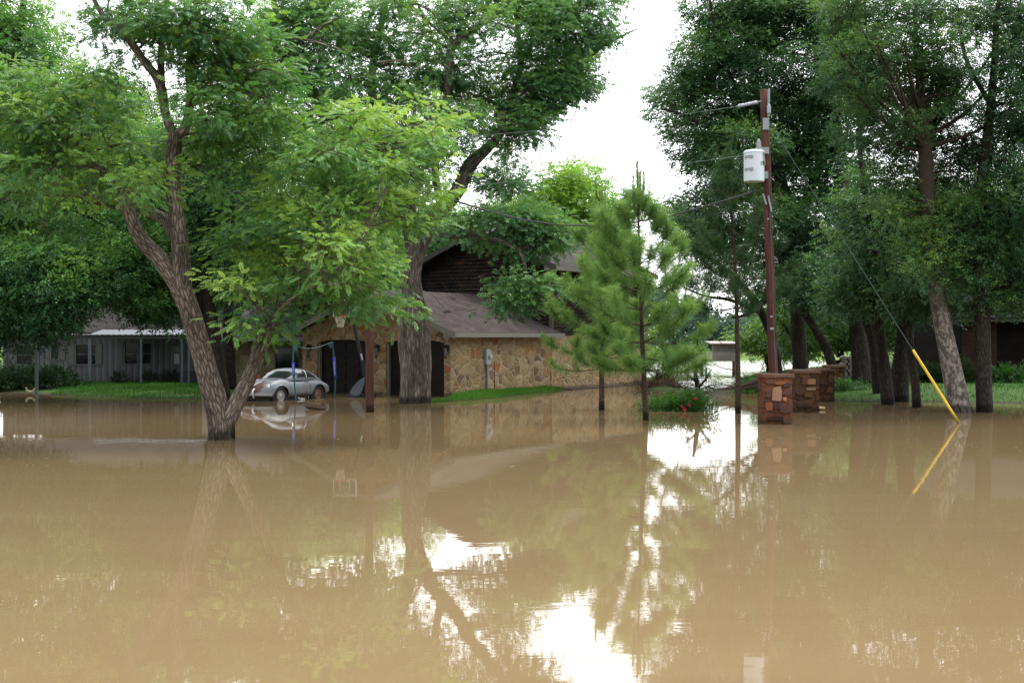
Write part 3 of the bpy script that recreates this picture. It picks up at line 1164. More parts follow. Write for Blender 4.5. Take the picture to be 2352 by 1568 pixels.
mo = mb.build('meter_box', M['galv_grey'], hs, bev=.012)
g_ = MB()
g_.lathe([(.10, 0), (.10, .05), (.085, .10), (.05, .12)], 16, Matrix.Translation((ms + .05, -.14, 1.52)) @ Matrix.Rotation(R(90), 4, 'X'))
g_.build('meter', simple('meter_glass', (.45, .46, .46), .15, spec=.6), mo)
g_ = MB()
g_.tube([(ms - .02, -.08, 1.22), (ms - .02, -.08, -.4)], .05, 10)
g_.build('conduit', M['galv'], mo)
mb = MB()
mb.tube([(ms + .62, -.015, 1.3), (ms + .62, -.015, -.3)], .012, 6)
mb.build('ground_wire', M['black'], hs)
mb = MB()
ps, pt_ = 6.3, 2.2
mb.tube([(ps, pt_, rz_(pt_) - .1), (ps, pt_, rz_(pt_) + .62)], .05, 10)
mb.lathe([(.07, rz_(pt_) + .58), (.075, rz_(pt_) + .64), (.03, rz_(pt_) + .68)], 10, Matrix.Translation((ps, pt_, 0)))
mb.build('vent_pipe', M['rustpipe'], hs)
mb = MB()
mb.box(GD + .02, -.12, 1.98, GD + .14, -.042, 2.06)
mb.lathe([(.03, 0), (.06, .12), (.055, .14)], 10, Matrix.Translation((GD + .08, -.1, 2.0)) @ Matrix.Rotation(R(125), 4, 'X'))
mb.build('floodlight', M['white'], hs)
# stone step / footing along the far side wall
mb = MB()
mb.box(S0 + .5, -.75, -.4, S0 + BL - .2, -.05, .035)
mb.build('concrete_footing', simple('concrete', (.16, .145, .12), .9, wet=True), hs)

# dead branches lying on the garage roof
for k, (ss, tt, rot, sc_, lb) in enumerate(((1.6, 1.35, .4, 1.0, 'dark forked dead branch lying low on the garage roof near the big trunk'), (5.0, .75, 2.0, .55, 'small dark twig lying near the eave of the garage roof'), (4.6, 2.9, 1.2, .5, 'short dark twig lying high on the garage roof by the vent pipe'))):
    mb = MB()
    rr = random.Random(k + 5)
    base = ST(ss, tt, rz_(tt) + .03)
    def onroof(a, b, up=0.0):
        t2 = tt + b
        q = ST(ss + a, t2, rz_(t2) + .03 + up)
        return q
    ca, sa = math.cos(rot), math.sin(rot)
    def br(L, ang, x0=0, y0=0, up=.0):
        pts = []
        for i in range(5):
            u = i / 4 * L * sc_
            wob = .10 * sc_ * math.sin(i * 2.1 + ang * 3)
            x, y = x0 + u * math.cos(rot + ang) - wob * math.sin(rot + ang), y0 + u * math.sin(rot + ang) + wob * math.cos(rot + ang)
            pts.append(onroof(x, y, up * i / 4))
        return pts
    mb.tube(br(1.1, 0), [.035 * sc_ * (1 - .18 * i) for i in range(5)], 6)
    mb.tube(br(1.2, .7, up=.5), [.022 * sc_ * (1 - .2 * i) for i in range(5)], 5)
    mb.tube(br(.9, -.9, up=.35), [.02 * sc_ * (1 - .2 * i) for i in range(5)], 5)
    o = mb.build('fallen_branch', simple('black_dead_wood', (.035, .027, .024), .9), None)
    tag(o, lb, 'branch', 'dead branches on the garage roof')

# ------------------------------------------------------------------ pale metal house far left
WX0, WX1 = -25.2, -14.3
wh = thing('metal_house', (-19.5, 62, 0), 'low pale house of ribbed metal siding with porch and shuttered windows', 'house', rz=R(2.0))
lx = lambda U, D: (U - CU) / F * D + 19.5
lzv = lambda V, D: H - (V - HZ) / F * D
wins = [(42, 76, 794, 836), (120, 136, 790, 825), (176, 220, 791, 836), (287, 346, 789, 835)]
xs = sorted([lx(a, 62) for w_ in wins for a in w_[:2]] + [lx(10, 62), lx(462, 62)])
mb = MB()
wt = 2.45
holes = [(lx(a, 62), lx(b, 62), lzv(d, 62), lzv(c, 62)) for a, b, c, d in wins]
for a, b in zip(xs[:-1], xs[1:]):
    h_ = next((q for q in holes if q[0] <= (a + b) / 2 <= q[1]), None)
    if h_:
        mb.quad((a, 0, 0), (b, 0, 0), (b, 0, h_[2]), (a, 0, h_[2]))
        mb.quad((a, 0, h_[3]), (b, 0, h_[3]), (b, 0, wt), (a, 0, wt))
    else:
        mb.quad((a, 0, 0), (b, 0, 0), (b, 0, wt), (a, 0, wt))
x0, x1 = xs[0], xs[-1]
mb.quad((x1, 0, 0), (x1, 7, 0), (x1, 7, wt), (x1, 0, wt))
mb.quad((x0, 7, 0), (x0, 0, 0), (x0, 0, wt), (x0, 7, wt))
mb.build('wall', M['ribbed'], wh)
for a, b, z0, z1 in holes:
    mb = MB()
    e = .055
    mb.box(a - e, -.05, z0 - e, a, .04, z1 + e)
    mb.box(b, -.05, z0 - e, b + e, .04, z1 + e)
    mb.box(a, -.05, z0 - e, b, .04, z0)
    mb.box(a, -.05, z1, b, .04, z1 + e)
    mb.box(a, -.02, (z0 + z1) / 2 - .018, b, .025, (z0 + z1) / 2 + .018)
    if b - a > 1.1:
        mb.box((a + b) / 2 - .05, -.02, z0, (a + b) / 2 + .05, .024, z1)
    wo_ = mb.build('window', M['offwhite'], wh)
    p = MB()
    p.box(a, .028, z0, b, .034, z1)
    p.build('pane', M['glass'], wo_)
    for sx_ in ((a - e - .27, a - e - .01), (b + e + .01, b + e + .27)):
        if b - a < .5 and sx_[0] < a:
            continue
        s_ = MB()
        s_.box(sx_[0], -.045, z0 - .03, sx_[1], -.005, z1 + .03)
        for k in range(3):
            zz = z0 + .03 + (z1 - z0) * k / 3
            s_.box(sx_[0] + .04, -.058, zz, sx_[1] - .04, -.044, zz + (z1 - z0) / 3 - .08)
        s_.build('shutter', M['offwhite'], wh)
mb = MB()
mb.slab([(x0 - .4, -.4, 2.55), (x1 + .1, -.4, 2.55), (x1 - .6, 4.0, 4.15), (x0 - .4, 4.0, 4.15)], .08)
mb.slab([(x0 - .4, 4.0, 4.15), (x1 - .6, 4.0, 4.15), (x1 - .6, 8.4, 2.55), (x0 - .4, 8.4, 2.55)], .08)
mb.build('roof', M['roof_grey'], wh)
mb = MB()
px0, px1 = lx(198, 59.5), lx(500, 59.5)
n = 46
for k in range(n):                                               # corrugated sheet
    a, b = px0 + (px1 - px0) * k / n, px0 + (px1 - px0) * (k + 1) / n
    d = .022 * (k % 2)
    mb.hexa([(a, -2.5, 2.40 + d), (b, -2.5, 2.42 - d), (b, -.3, 2.66 - d), (a, -.3, 2.64 + d)], [(a, -2.5, 2.43 + d), (b, -2.5, 2.45 - d), (b, -.3, 2.69 - d), (a, -.3, 2.67 + d)])
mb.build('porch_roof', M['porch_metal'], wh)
mb = MB()
mb.box(px0 + .03, -2.42, 2.24, px1, -2.32, 2.385)
mb.build('porch_beam', simple('dark_porch_beam', (.05, .05, .05), .7), wh)
for U, V in ((203, 888), (319, 882), (412, 878), (428, 877), (352, 880)):
    w_ = .075 if U == 203 else .045
    yy = -2.37 if U != 352 else -.6
    mb = MB()
    xx = lx(U, 62 + yy)
    mb.box(xx - w_, yy - w_, .05, xx + w_, yy + w_, 2.24)
    if U == 203:
        mb.box(xx - .13, yy - .1, .1, xx + .13, yy + .1, .19)
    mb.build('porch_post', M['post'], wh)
mb = MB()
mb.box(lx(400, 62), -.12, lzv(835, 62), lx(412, 62), -.003, lzv(812, 62))
mb.build('electric_box', M['galv_grey'], wh)
mb = MB()
mb.box(lx(150, 59), -2.6, -.1, lx(500, 59), -.01, .14)
mb.build('porch_slab', simple('porch_concrete', (.10, .095, .085), .9), wh)
mb = MB()
a0 = P(439, 862, 60.5)
mb.box(a0.x - .38, 60.1, .05, a0.x + .38, 60.8, .78)
for k in range(8):
    mb.box(a0.x - .36, 60.075, .12 + k * .08, a0.x + .36, 60.1, .16 + k * .08)
o = mb.build('air_conditioner', simple('dark_grey_unit', (.045, .045, .047), .5, .3), None)
tag(o, 'dark grey slatted air conditioner at the right end of the porch', 'air conditioner')

# ------------------------------------------------------------------ old rounded coupe, nose toward the road
def car_paint():
    t = NT('faded_silver_paint_with_rust')
    v = t.coords()
    s = t.n('ShaderNodeSeparateXYZ')
    t.l(v, s.inputs[0])
    n = t.noise(v, 2.3, 6, .65, .3)
    n2 = t.noise(v, 9, 5, .7)
    # more rust on the bonnet (front, upper) and at the edges
    mk = t.n('ShaderNodeMapRange')
    mk.inputs[1].default_value = .55
    mk.inputs[2].default_value = 1.25
    t.l(s.outputs[0], mk.inputs[0])
    up = t.n('ShaderNodeMapRange')
    up.inputs[1].default_value = .62
    up.inputs[2].default_value = .80
    t.l(s.outputs[2], up.inputs[0])
    ay = t.math('ABSOLUTE', s.outputs[1])
    cen = t.n('ShaderNodeMapRange')
    cen.inputs[1].default_value = .62
    cen.inputs[2].default_value = .40
    t.l(ay, cen.inputs[0])
    hood = t.math('MULTIPLY', mk.outputs[0], cen.outputs[0])
    low = t.n('ShaderNodeMapRange')
    low.inputs[1].default_value = .42
    low.inputs[2].default_value = .26
    t.l(s.outputs[2], low.inputs[0])
    rust = t.math('ADD', t.math('ADD', n, t.math('MULTIPLY', hood, .20)), t.math('MULTIPLY', low.outputs[0], .06))
    fac = t.ramp(t.math('ADD', rust, t.math('MULTIPLY', t.math('SUBTRACT', n2, .5), .18)), [(.60, (0, 0, 0)), (.69, (1, 1, 1))])
    paint = t.mix(t.noise(v, 1.2, 4), (.128, .142, .166), (.178, .194, .220))
    streak = t.noise(t.coords('Object', (9, 2, .8)), 2.0, 4, .7)
    paint = t.mix(t.ramp(streak, [(.56, (0, 0, 0)), (.68, (.5, .5, .5))]), paint, (.085, .08, .078))
    mud = t.math('MULTIPLY', low.outputs[0], t.math('MULTIPLY', n, 1.3))
    paint = t.mix(mud, paint, (.085, .062, .042))
    rc = t.mix(n2, (.075, .028, .018), (.16, .075, .048))
    col = t.mix(fac, paint, rc)
    p = t.principled(col, .42, n2, .12, .01, .12, .45)
    rr_ = t.mix(fac, (.38, .38, .38), (.85, .85, .85))
    t.l(rr_, p.inputs['Roughness'])
    return t.m


CX = [-2.02, -1.95, -1.75, -1.45, -1.1, -.6, 0, .55, .9, 1.2, 1.5, 1.72, 1.86, 1.93]
CT = [.55, .64, .74, .83, .90, .925, .92, .91, .885, .845, .775, .68, .57, .48]
CB = [.42, .35, .29, .24, .21, .20, .20, .20, .20, .21, .23, .27, .31, .36]
CW = [.30, .52, .68, .79, .825, .83, .82, .82, .825, .815, .765, .65, .46, .25]


def itp(xs_, ys_, x):
    # smooth (cosine-free) cubic interpolation through the stations
    if x <= xs_[0]:
        return ys_[0]
    if x >= xs_[-1]:
        return ys_[-1]
    i = max(k for k in range(len(xs_) - 1) if xs_[k] <= x)
    h_ = xs_[i + 1] - xs_[i]
    u = (x - xs_[i]) / h_
    d = lambda k: (ys_[min(k + 1, len(ys_) - 1)] - ys_[max(k - 1, 0)]) / (xs_[min(k + 1, len(xs_) - 1)] - xs_[max(k - 1, 0)])
    m0, m1 = d(i) * h_, d(i + 1) * h_
    return (2 * u ** 3 - 3 * u * u + 1) * ys_[i] + (u ** 3 - 2 * u * u + u) * m0 + (-2 * u ** 3 + 3 * u * u) * ys_[i + 1] + (u ** 3 - u * u) * m1


def sgnpow(v, p):
    return math.copysign(abs(v) ** p, v)


def body_pt(x, ph):
    """ph from -90 (bottom centre) over +-0 side to 90 (top centre), continued to 270"""
    zt, zb, hw = itp(CX, CT, x), itp(CX, CB, x), itp(CX, CW, x)
    zm = zb + .52 * (zt - zb)
    c, s = math.cos(ph), math.sin(ph)
    y = hw * sgnpow(c, .62)
    z = zm + ((zt - zm) if s > 0 else (zm - zb)) * sgnpow(s, .80 if s > 0 else .55)
    if s > 0 and x > .3:                                    # raised front wings with the bonnet lower between them
        k = min(1, (x - .3) / .6) * max(0, min(1, (1.98 - x) / .35))
        z += k * (.085 * math.exp(-((abs(y) - .60) / .15) ** 2) - .03 * math.exp(-(y / .4) ** 2)) * min(1, s * 1.6)
    return Vector((x, y, z))


GX = [-1.80, -1.6, -1.35, -1.05, -.7, -.35, 0, .2, .38, .52, .66]
GT = [.77, .87, 1.00, 1.145, 1.255, 1.305, 1.295, 1.25, 1.13, 1.02, .905]
GB = [.38, .47, .55, .62, .68, .71, .715, .71, .69, .66, .58]


def top_pt(x, ph, off=0.0):
    zt, hw = itp(GX, GT, x), itp(GX, GB, x)
    zb = min(.86, itp(CX, CT, x) - .05)
    n = .74
    p = Vector((x, hw * sgnpow(math.cos(ph), n), zb + (zt - zb) * sgnpow(math.sin(ph), n * .95)))
    if off:
        e = .02
        a = top_pt(x + e, ph) - top_pt(x - e, ph)
        b = top_pt(x, min(ph + e, math.pi)) - top_pt(x, max(ph - e, 0))
        nn = a.cross(b)
        if nn.length > 1e-9:
            nn.normalize()
            if nn.z < 0 and math.sin(ph) > .25 or nn.y * math.cos(ph) < 0:
                nn = -nn
            p += nn * off
    return p


fw_, rw_ = G(641, 919.5), G(726, 914)
midw = (fw_ + rw_) / 2
left = Vector((.8534, -.5213, 0))
cpos = midw - left * .66
cpos.z = -.155
car = thing('vintage_coupe', cpos, 'rusty silver rounded vintage coupe standing in floodwater before the garage', 'car', rz=TH + math.pi)
AX = [1.05, -1.05]
WR_ = .325
mb = MB()
NXS, NPH = 150, 72
ids = {}
for i in range(NXS + 1):
    x = CX[0] + (CX[-1] - CX[0]) * i / NXS
    for j in range(NPH):
        ph = -math.pi / 2 + 2 * math.pi * j / NPH
        p = body_pt(x, ph)
        for ax in AX:                                       # snap vertices near the wheel arch onto it
            if abs(p.y) > .4:
                d = math.hypot(p.x - ax, (p.z - .31))
                if abs(d - .395) < .022 and d > 0:
                    p.x, p.z = ax + (p.x - ax) * .395 / d, .31 + (p.z - .31) * .395 / d
        ids[i, j] = len(mb.v)
        mb.v.append(tuple(p))
        mb.b.append(tuple(p))
for i in range(NXS):
    for j in range(NPH):
        j2 = (j + 1) % NPH
        q = (ids[i, j], ids[i + 1, j], ids[i + 1, j2], ids[i, j2])
        cx_ = sum(mb.v[k][0] for k in q) / 4
        cy_ = sum(mb.v[k][1] for k in q) / 4
        cz_ = sum(mb.v[k][2] for k in q) / 4
        if abs(cy_) > .42 and any(math.hypot(cx_ - ax, cz_ - .31) < .393 for ax in AX):
            continue
        mb.f.append(q)
mb.f.append(tuple(ids[0, j] for j in range(NPH)))
mb.f.append(tuple(ids[NXS, j] for j in reversed(range(NPH))))
i0 = len(mb.v)
mb.grid(lambda u, v_: top_pt(GX[0] + (GX[-1] - GX[0]) * u, math.pi * v_), 70, 40)
PAINT = car_paint()
mb.build('body', PAINT, car, smooth=True)
mb = MB()
for ax in AX:                                               # dark wheel wells
    for sd in (1, -1):
        mb.lathe([(.39, 0), (.39, .24), (.02, .24)], 22, Matrix.Translation((ax, sd * .74 - (.24 if sd > 0 else -.24), .31)) @ Matrix.Rotation(R(-90 if sd > 0 else 90), 4, 'X'))
mb.box(-1.5, -.6, .17, 1.5, .6, .24)
mb.build('underbody', M['black'], car)
M['carglass'] = simple('dusty_car_glass', (.022, .028, .028), .09, spec=.7)
M['chrome'] = simple('dull_chrome', (.55, .56, .58), .25, .85)


def patch(name, x0, x1, p0, p1, mat, off, nu=14, nv=12, shape=None, parent=car):
    m = MB()
    def fn(u, v_):
        x = x0 + (x1 - x0) * u
        a, b = (p0, p1) if shape is None else shape(u)
        return top_pt(x, R(a + (b - a) * v_), off)
    m.grid(fn, nu, nv)
    return m.build(name, mat, parent, smooth=True)


patch('windshield', .19, .585, 33, 147, M['carglass'], .006, shape=lambda u: (30 + 6 * u ** 3, 150 - 6 * u ** 3), nv=24)
patch('rear_window', -1.42, -.98, 55, 125, M['carglass'], .006)
for sd in (0, 1):
    f = (lambda a, b: (a, b)) if sd == 0 else (lambda a, b: (180 - a, 180 - b))
    patch('side_window', -.40, .27, 0, 0, M['carglass'], .007, shape=lambda u: f(9, 44 - 12 * max(0, u - .55) ** 1.2 * 2))
    patch('side_window', -1.02, -.47, 0, 0, M['carglass'], .007, shape=lambda u: f(9, 15 + 30 * min(1, u * 1.25) ** .8))
    m = MB()                                                # bright strip between the side windows
    y_ = 1 if sd == 0 else -1
    m.tube([top_pt(-.435, R(f(8, 0)[0]), .012), top_pt(-.435, R(f(28, 0)[0]), .012), top_pt(-.435, R(f(45, 0)[0]), .012)], .018, 6)
    m.build('window_trim', M['chrome'], car)
    m = MB()
    m.tube([top_pt(.30, R(f(9, 0)[0]), .012), top_pt(.25, R(f(24, 0)[0]), .012), top_pt(.20, R(f(36, 0)[0]), .012)], .013, 6)
    m.build('window_trim', M['chrome'], car)
    hl = Vector((1.60, y_ * .585, .655))
    Mx = Matrix.Translation(hl) @ Matrix.Rotation(R(y_ * 8), 4, 'Z') @ Matrix.Rotation(R(72), 4, 'Y')
    m = MB()
    m.lathe([(.0, .085), (.05, .08), (.085, .055), (.098, .02)], 20, Mx)
    ho = m.build('headlight', simple('headlight_glass', (.42, .43, .38), .12, .2, spec=.7), car, smooth=True)
    m = MB()
    m.lathe([(.095, -.06), (.118, -.02), (.116, .02), (.099, .035), (.097, .01)], 20, Mx)
    m.build('headlight_rim', M['chrome'], ho, smooth=True)
    m = MB()
    m.lathe([(.0, .035), (.028, .028), (.035, 0)], 12, Matrix.Translation((1.70, y_ * .52, .50)) @ Matrix.Rotation(R(80), 4, 'Y'))
    m.build('turn_signal', simple('amber_grey_lens', (.20, .12, .06), .3), car)
    # door seam and handle
    seam = [body_pt(.56, R(q)) for q in range(-30, 60, 10)]
    seam2 = [body_pt(-.52, R(q)) for q in range(-30, 60, 10)]
    for sm in (seam, seam2):
        m = MB()
        m.tube([(p.x, y_ * (abs(p.y) + .001), p.z) for p in sm], .006, 5)
        m.build('door_seam', M['black'], car)
    hp = body_pt(-.36, R(34))
    m = MB()
    m.tube([(hp.x - .07, y_ * (hp.y + .03), hp.z), (hp.x + .06, y_ * (hp.y + .035), hp.z + .004)], .013, 7)
    m.lathe([(.018, 0), (.016, .03)], 8, Matrix.Translation((hp.x + .05, y_ * (hp.y), hp.z)) @ Matrix.Rotation(R(-90 * y_), 4, 'X'))
    m.build('door_handle', M['chrome'], car)
    # horn grille opening above the bumper
    m = MB()
    m.tube([(1.845, y_ * .30, .48), (1.80, y_ * .44, .48)], .03, 8)
    m.build('horn_grille', M['black'], car)
    for ax in AX:
        Mw = Matrix.Translation((ax, y_ * .70, .325)) @ Matrix.Rotation(R(-90 * y_), 4, 'X')
        m = MB()
        m.lathe([(.19, -.06), (.27, -.075), (.315, -.06), (.325, -.02), (.325, .02), (.315, .055), (.27, .075), (.21, .06), (.195, .03)], 30, Mw, close=True)
        wo_ = m.build('wheel', simple('old_tyre', (.022, .021, .020), .85), car, smooth=True)
        m = MB()
        m.lathe([(.205, .045), (.19, .062), (.165, .03), (.125, .045), (.09, .06), (.05, .062), (.045, .075), (.0, .08)], 26, Mw)
        for k in range(9):
            a = 2 * math.pi * k / 9
            m.lathe([(.022, .038), (.018, .052)], 8, Mw @ Matrix.Translation((.145 * math.cos(a), .145 * math.sin(a), 0)))
        m.build('rim', simple('rusty_steel_rim', (.30, .29, .28) if ax > 0 else (.16, .10, .075), .5, .4, .45, 12), wo_, smooth=True)
# bumpers with overriders, bonnet handle
m = MB()
bp = [(1.99 - .34 * (abs(y) / .75) ** 2.2, y, .40 + 0.0 * y) for y in [-.80 + 1.6 * k / 20 for k in range(21)]]
i0 = len(m.v)
for k in range(20):
    a, b = bp[k], bp[k + 1]
    m.hexa([(a[0] - .05, a[1], .345), (a[0] + .02, a[1], .345), (b[0] + .02, b[1], .345), (b[0] - .05, b[1], .345)], [(a[0] - .05, a[1], .445), (a[0] + .01, a[1], .445), (b[0] + .01, b[1], .445), (b[0] - .05, b[1], .445)])
bo = m.build('bumper', simple('dull_silver_bumper', (.24, .235, .23), .4, .4, .5, 7), car, bev=.012)
for y in (-.30, .30):
    m = MB()
    m.tube(catmull([(1.93, y, .58), (2.035, y, .545), (2.04, y, .42), (1.99, y, .26)], 4), [.028, .034, .038, .040, .042, .042, .042, .042, .042, .040, .037, .034, .028], 10)
    m.build('overrider', M['chrome'], bo, smooth=True)
m = MB()
for k in range(20):
    ys_ = [-.70 + 1.4 * k / 20, -.70 + 1.4 * (k + 1) / 20]
    a, b = [(-2.09 + .40 * (abs(y) / .75) ** 2.2, y) for y in ys_]
    m.hexa([(a[0] - .02, a[1], .40), (a[0] + .03, a[1], .40), (b[0] + .03, b[1], .40), (b[0] - .02, b[1], .40)], [(a[0] - .02, a[1], .485), (a[0] + .03, a[1], .485), (b[0] + .03, b[1], .485), (b[0] - .02, b[1], .485)])
m.build('bumper', M['chrome'], car, bev=.012)
m = MB()
hp = [body_pt(x, R(90)) for x in (1.25, 1.4, 1.55, 1.68, 1.78)]
m.tube([p + Vector((0, 0, .018 + .012 * (k % 4 > 0))) for k, p in enumerate(hp)], [.012, .018, .022, .022, .012], 8)
m.build('bonnet_handle', M['white'], car, smooth=True)
m = MB()
for y in (-.28, .12):
    p = top_pt(.57, R(90), .02)
    m.tube([(.64, y, .905), (.53, y + .14, 1.005), (.50, y + .36, 1.02)], .008, 5)
m.build('wiper', M['black'], car)

# ------------------------------------------------------------------ things around the car
def frame_pole(top, bot, D, s0, s1):
    return [P(*top, D), P(top[0] + (bot[0] - top[0]) * .35 - 2, top[1] + (bot[1] - top[1]) * .35, D), P(top[0] + (bot[0] - top[0]) * .7, top[1] + (bot[1] - top[1]) * .7, D), P(bot[0], bot[1], D)]


nf = thing('sports_net_frame', G(681, 921), 'two slim teal poles with blue foam sleeves joined by a sagging cord', 'net frame')
org = nf.location.copy()
tops = []
for top, bot, D, s0, s1 in (((675, 790), (682, 922), 46.2, (673, 832), (675, 864)), ((763, 785), (768, 912), 49.0, (767, 820), (770, 869))):
    b_ = P(bot[0], bot[1], D)
    pts = catmull([P(*top, D), P(*s0, D), P(*s1, D), Vector((b_.x, D, -.35))], 5)
    mb = MB()
    mb.tube(pts, .028, 8)
    po = mb.build('pole', M['teal'], nf, org, smooth=True)
    mb = MB()
    mb.tube([P(*s0, D), P((s0[0] + s1[0]) / 2, (s0[1] + s1[1]) / 2, D), P(*s1, D)], .052, 10)
    sl_ = mb.build('foam_sleeve', M['blue'], po, org, smooth=True)
    mb = MB()                                               # small pale lettering up the sleeve, too worn to read
    a, b = P(*s0, D), P(*s1, D)
    mb.tube([a.lerp(b, .2 + .65 * k / 18) + Vector((.022 * (1 if k % 2 else -1), -.052, 0)) for k in range(19)], .007, 5)
    mb.build('sleeve_lettering', M['white'], sl_, org)
    tops.append(P(*top, D))
mb = MB()
a, b = tops
mb.tube(catmull([a, a.lerp(b, .25) + Vector((0, 0, -.17)), a.lerp(b, .55) + Vector((0, 0, -.19)), a.lerp(b, .85) + Vector((0, 0, -.07)), b], 5), .016, 6)
mb.build('cord', simple('grey_teal_cord', (.07, .11, .11), .7), nf, org)
for k, tp in enumerate(tops):
    mb = MB()
    sg = 1 if k == 0 else -1
    mb.quad(tp + Vector((0, -.03, .02)), tp + Vector((.02 * sg, -.03, -.26)), tp + Vector((.06 * sg, -.03, -.26)), tp + Vector((.20 * sg, -.03, -.06)))
    mb.build('corner_net', M['teal'], nf, org)

bh = thing('basketball_hoop', G(838, 910), 'portable basketball hoop on a leaning black pole before the garage', 'basketball hoop')
org = bh.location.copy()
D = 49.5
mb = MB()
mb.tube(catmull([P(843, 912, D), P(836, 850, D), P(823, 790, D), P(812, 740, D), P(806, 715, D)], 5), [.07] * 21, 10)
po = mb.build('pole', M['black'], bh, org, smooth=True)
mb = MB()
mb.tube([P(829, 812, D - .09), P(832, 826, D - .09)], .03, 8)
mb.build('crank', simple('pale_grey_crank', (.45, .47, .5), .5), po, org)
bc = P(793, 708, D - .3)
xd = Vector((.9, -.44, 0)).normalized()
nd = Vector((-.44, -.9, 0)).normalized()
upv = Vector((.03, 0, 1))
def bb(u, v_, o=0.0):
    return bc + xd * u + upv * v_ + nd * o
mb = MB()
bw, bhh = .53, .34
mb.hexa([bb(-bw, -bhh), bb(bw, -bhh), bb(bw, -bhh, .03), bb(-bw, -bhh, .03)], [bb(-bw, bhh), bb(bw, bhh), bb(bw, bhh, .03), bb(-bw, bhh, .03)])
bo = mb.build('backboard', simple('smoky_backboard', (.06, .075, .085), .15, spec=.6), bh, org)
mb = MB()
def strip(u0, v0, u1, v1):
    mb.hexa([bb(u0, v0, .031), bb(u1, v0, .031), bb(u1, v0, .042), bb(u0, v0, .042)], [bb(u0, v1, .031), bb(u1, v1, .031), bb(u1, v1, .042), bb(u0, v1, .042)])
e = .045
for q in ((-bw, -bhh, -bw + e, bhh), (bw - e, -bhh, bw, bhh), (-bw + e, bhh - e, bw - e, bhh), (-bw + e, -bhh, bw - e, -bhh + e),
          (-.24, -.26, -.20, .12), (.20, -.26, .24, .12), (-.20, .08, .20, .12), (-.20, -.26, .20, -.22)):
    strip(*q)
mb.build('board_markings', M['white'], bo, org)
rc = bb(0, -.30, .32)
mb = MB()
mb.tube([rc + Vector((math.cos(a), math.sin(a), 0)) * .225 for a in [2 * math.pi * k / 24 for k in range(25)]], .018, 6)
mb.hexa([bb(-.13, -.36, .03), bb(.13, -.36, .03), bb(.13, -.36, .10), bb(-.13, -.36, .10)], [bb(-.13, -.24, .03), bb(.13, -.24, .03), bb(.13, -.24, .10), bb(-.13, -.24, .10)])
ro = mb.build('rim', M['red'], bh, org)
mb = MB()
for k in range(14):
    for sg in (1, -1):
        pts = []
        for j in range(6):
            a = 2 * math.pi * k / 14 + sg * j * .19
            rr_ = .215 - .10 * (j / 5) ** .8
            pts.append(rc + Vector((math.cos(a) * rr_, math.sin(a) * rr_, -.02 - .40 * j / 5)))
        mb.tube(pts, .008, 4, cap=False)
mb.build('net', M['net'], ro, org)
mb = MB()
c = G(833, 911)
mb.hexa([(c.x - .75, c.y - .35, -.3), (c.x + .55, c.y - .35, -.3), (c.x + .55, c.y + .45, -.3), (c.x - .75, c.y + .45, -.3)], [(c.x - .62, c.y - .28, .10), (c.x + .48, c.y - .28, .14), (c.x + .48, c.y + .4, .14), (c.x - .62, c.y + .4, .10)])
mb.build('base', simple('black_tank_plastic', (.014, .015, .018), .35), bh, org, bev=.04)

# grey board leaning by the hoop
D = 48.9
out = [(838, 866), (836, 880), (832, 896), (826, 906), (816, 909), (806, 906), (803, 900), (810, 889), (820, 877), (830, 869)]
mb = MB()
top_ = [P(u, v_, D + (905 - v_) * .006) for u, v_ in out]
mb.hexa([p + Vector((0, .03, 0)) for p in top_], [p for p in top_])
o = mb.build('leaning_board', simple('slate_grey_plastic', (.075, .083, .105), .6, spec=.15), None)
tag(o, 'grey teardrop shaped board leaning on the base of the basketball hoop', 'board')

mb = MB()                                                   # floating log, split and ragged
rr = random.Random(11)
a, b = P(704, 931.5, 41.2), P(748, 938.5, 41.0)
ring = 10
pts = [a.lerp(b, k / 7) for k in range(8)]
rads = [.080, .095, .093, .085, .082, .078, .07, .055]
mb.tube(pts, rads, 10, .22, rng=rr)
mb.hexa([a + Vector((.05, -.05, .06)), a + Vector((.30, -.07, .05)), a + Vector((.30, .04, .05)), a + Vector((.05, .05, .06))], [a + Vector((.04, -.03, .12)), a + Vector((.24, -.03, .085)), a + Vector((.24, .03, .085)), a + Vector((.04, .03, .12))])
o = mb.build('floating_log', simple('split_log_wood', (.19, .115, .07), .85, var=.6, scale=11, wet=True), None)
tag(o, 'short broken log floating in the water in front of the old car', 'log')

mb = MB()
c = G(697, 917.5)
rr = random.Random(4)
for k in range(9):
    p = c + Vector((rr.uniform(-.16, .16), rr.uniform(-.1, .1), rr.uniform(0, .05)))
    q = [p + Vector((rr.uniform(-.09, .09), rr.uniform(-.07, .07), rr.uniform(-.01, .09))) for _ in range(4)]
    mb.quad(*q)
o = mb.build('plastic_bag', M['white'], None)
tag(o, 'small crumpled white plastic bag floating by the car sill', 'plastic bag')

td = thing('garden_tool', P(592, 905, 50.5), 'red tipped grey tool handle leaning behind the old car', 'tool')
mb = MB()
mb.tube([P(600, 905, 50.5), P(596, 880, 50.5), P(591, 862, 50.5)], .022, 7)
mb.build('handle', M['galv'], td, td.location.copy())
mb = MB()
mb.tube([P(597, 880, 50.45), P(594, 866, 50.45), P(590, 858, 50.45), P(594, 856, 50.45)], [.03, .035, .05, .03], 7)
mb.build('grip', M['red'], td, td.location.copy())

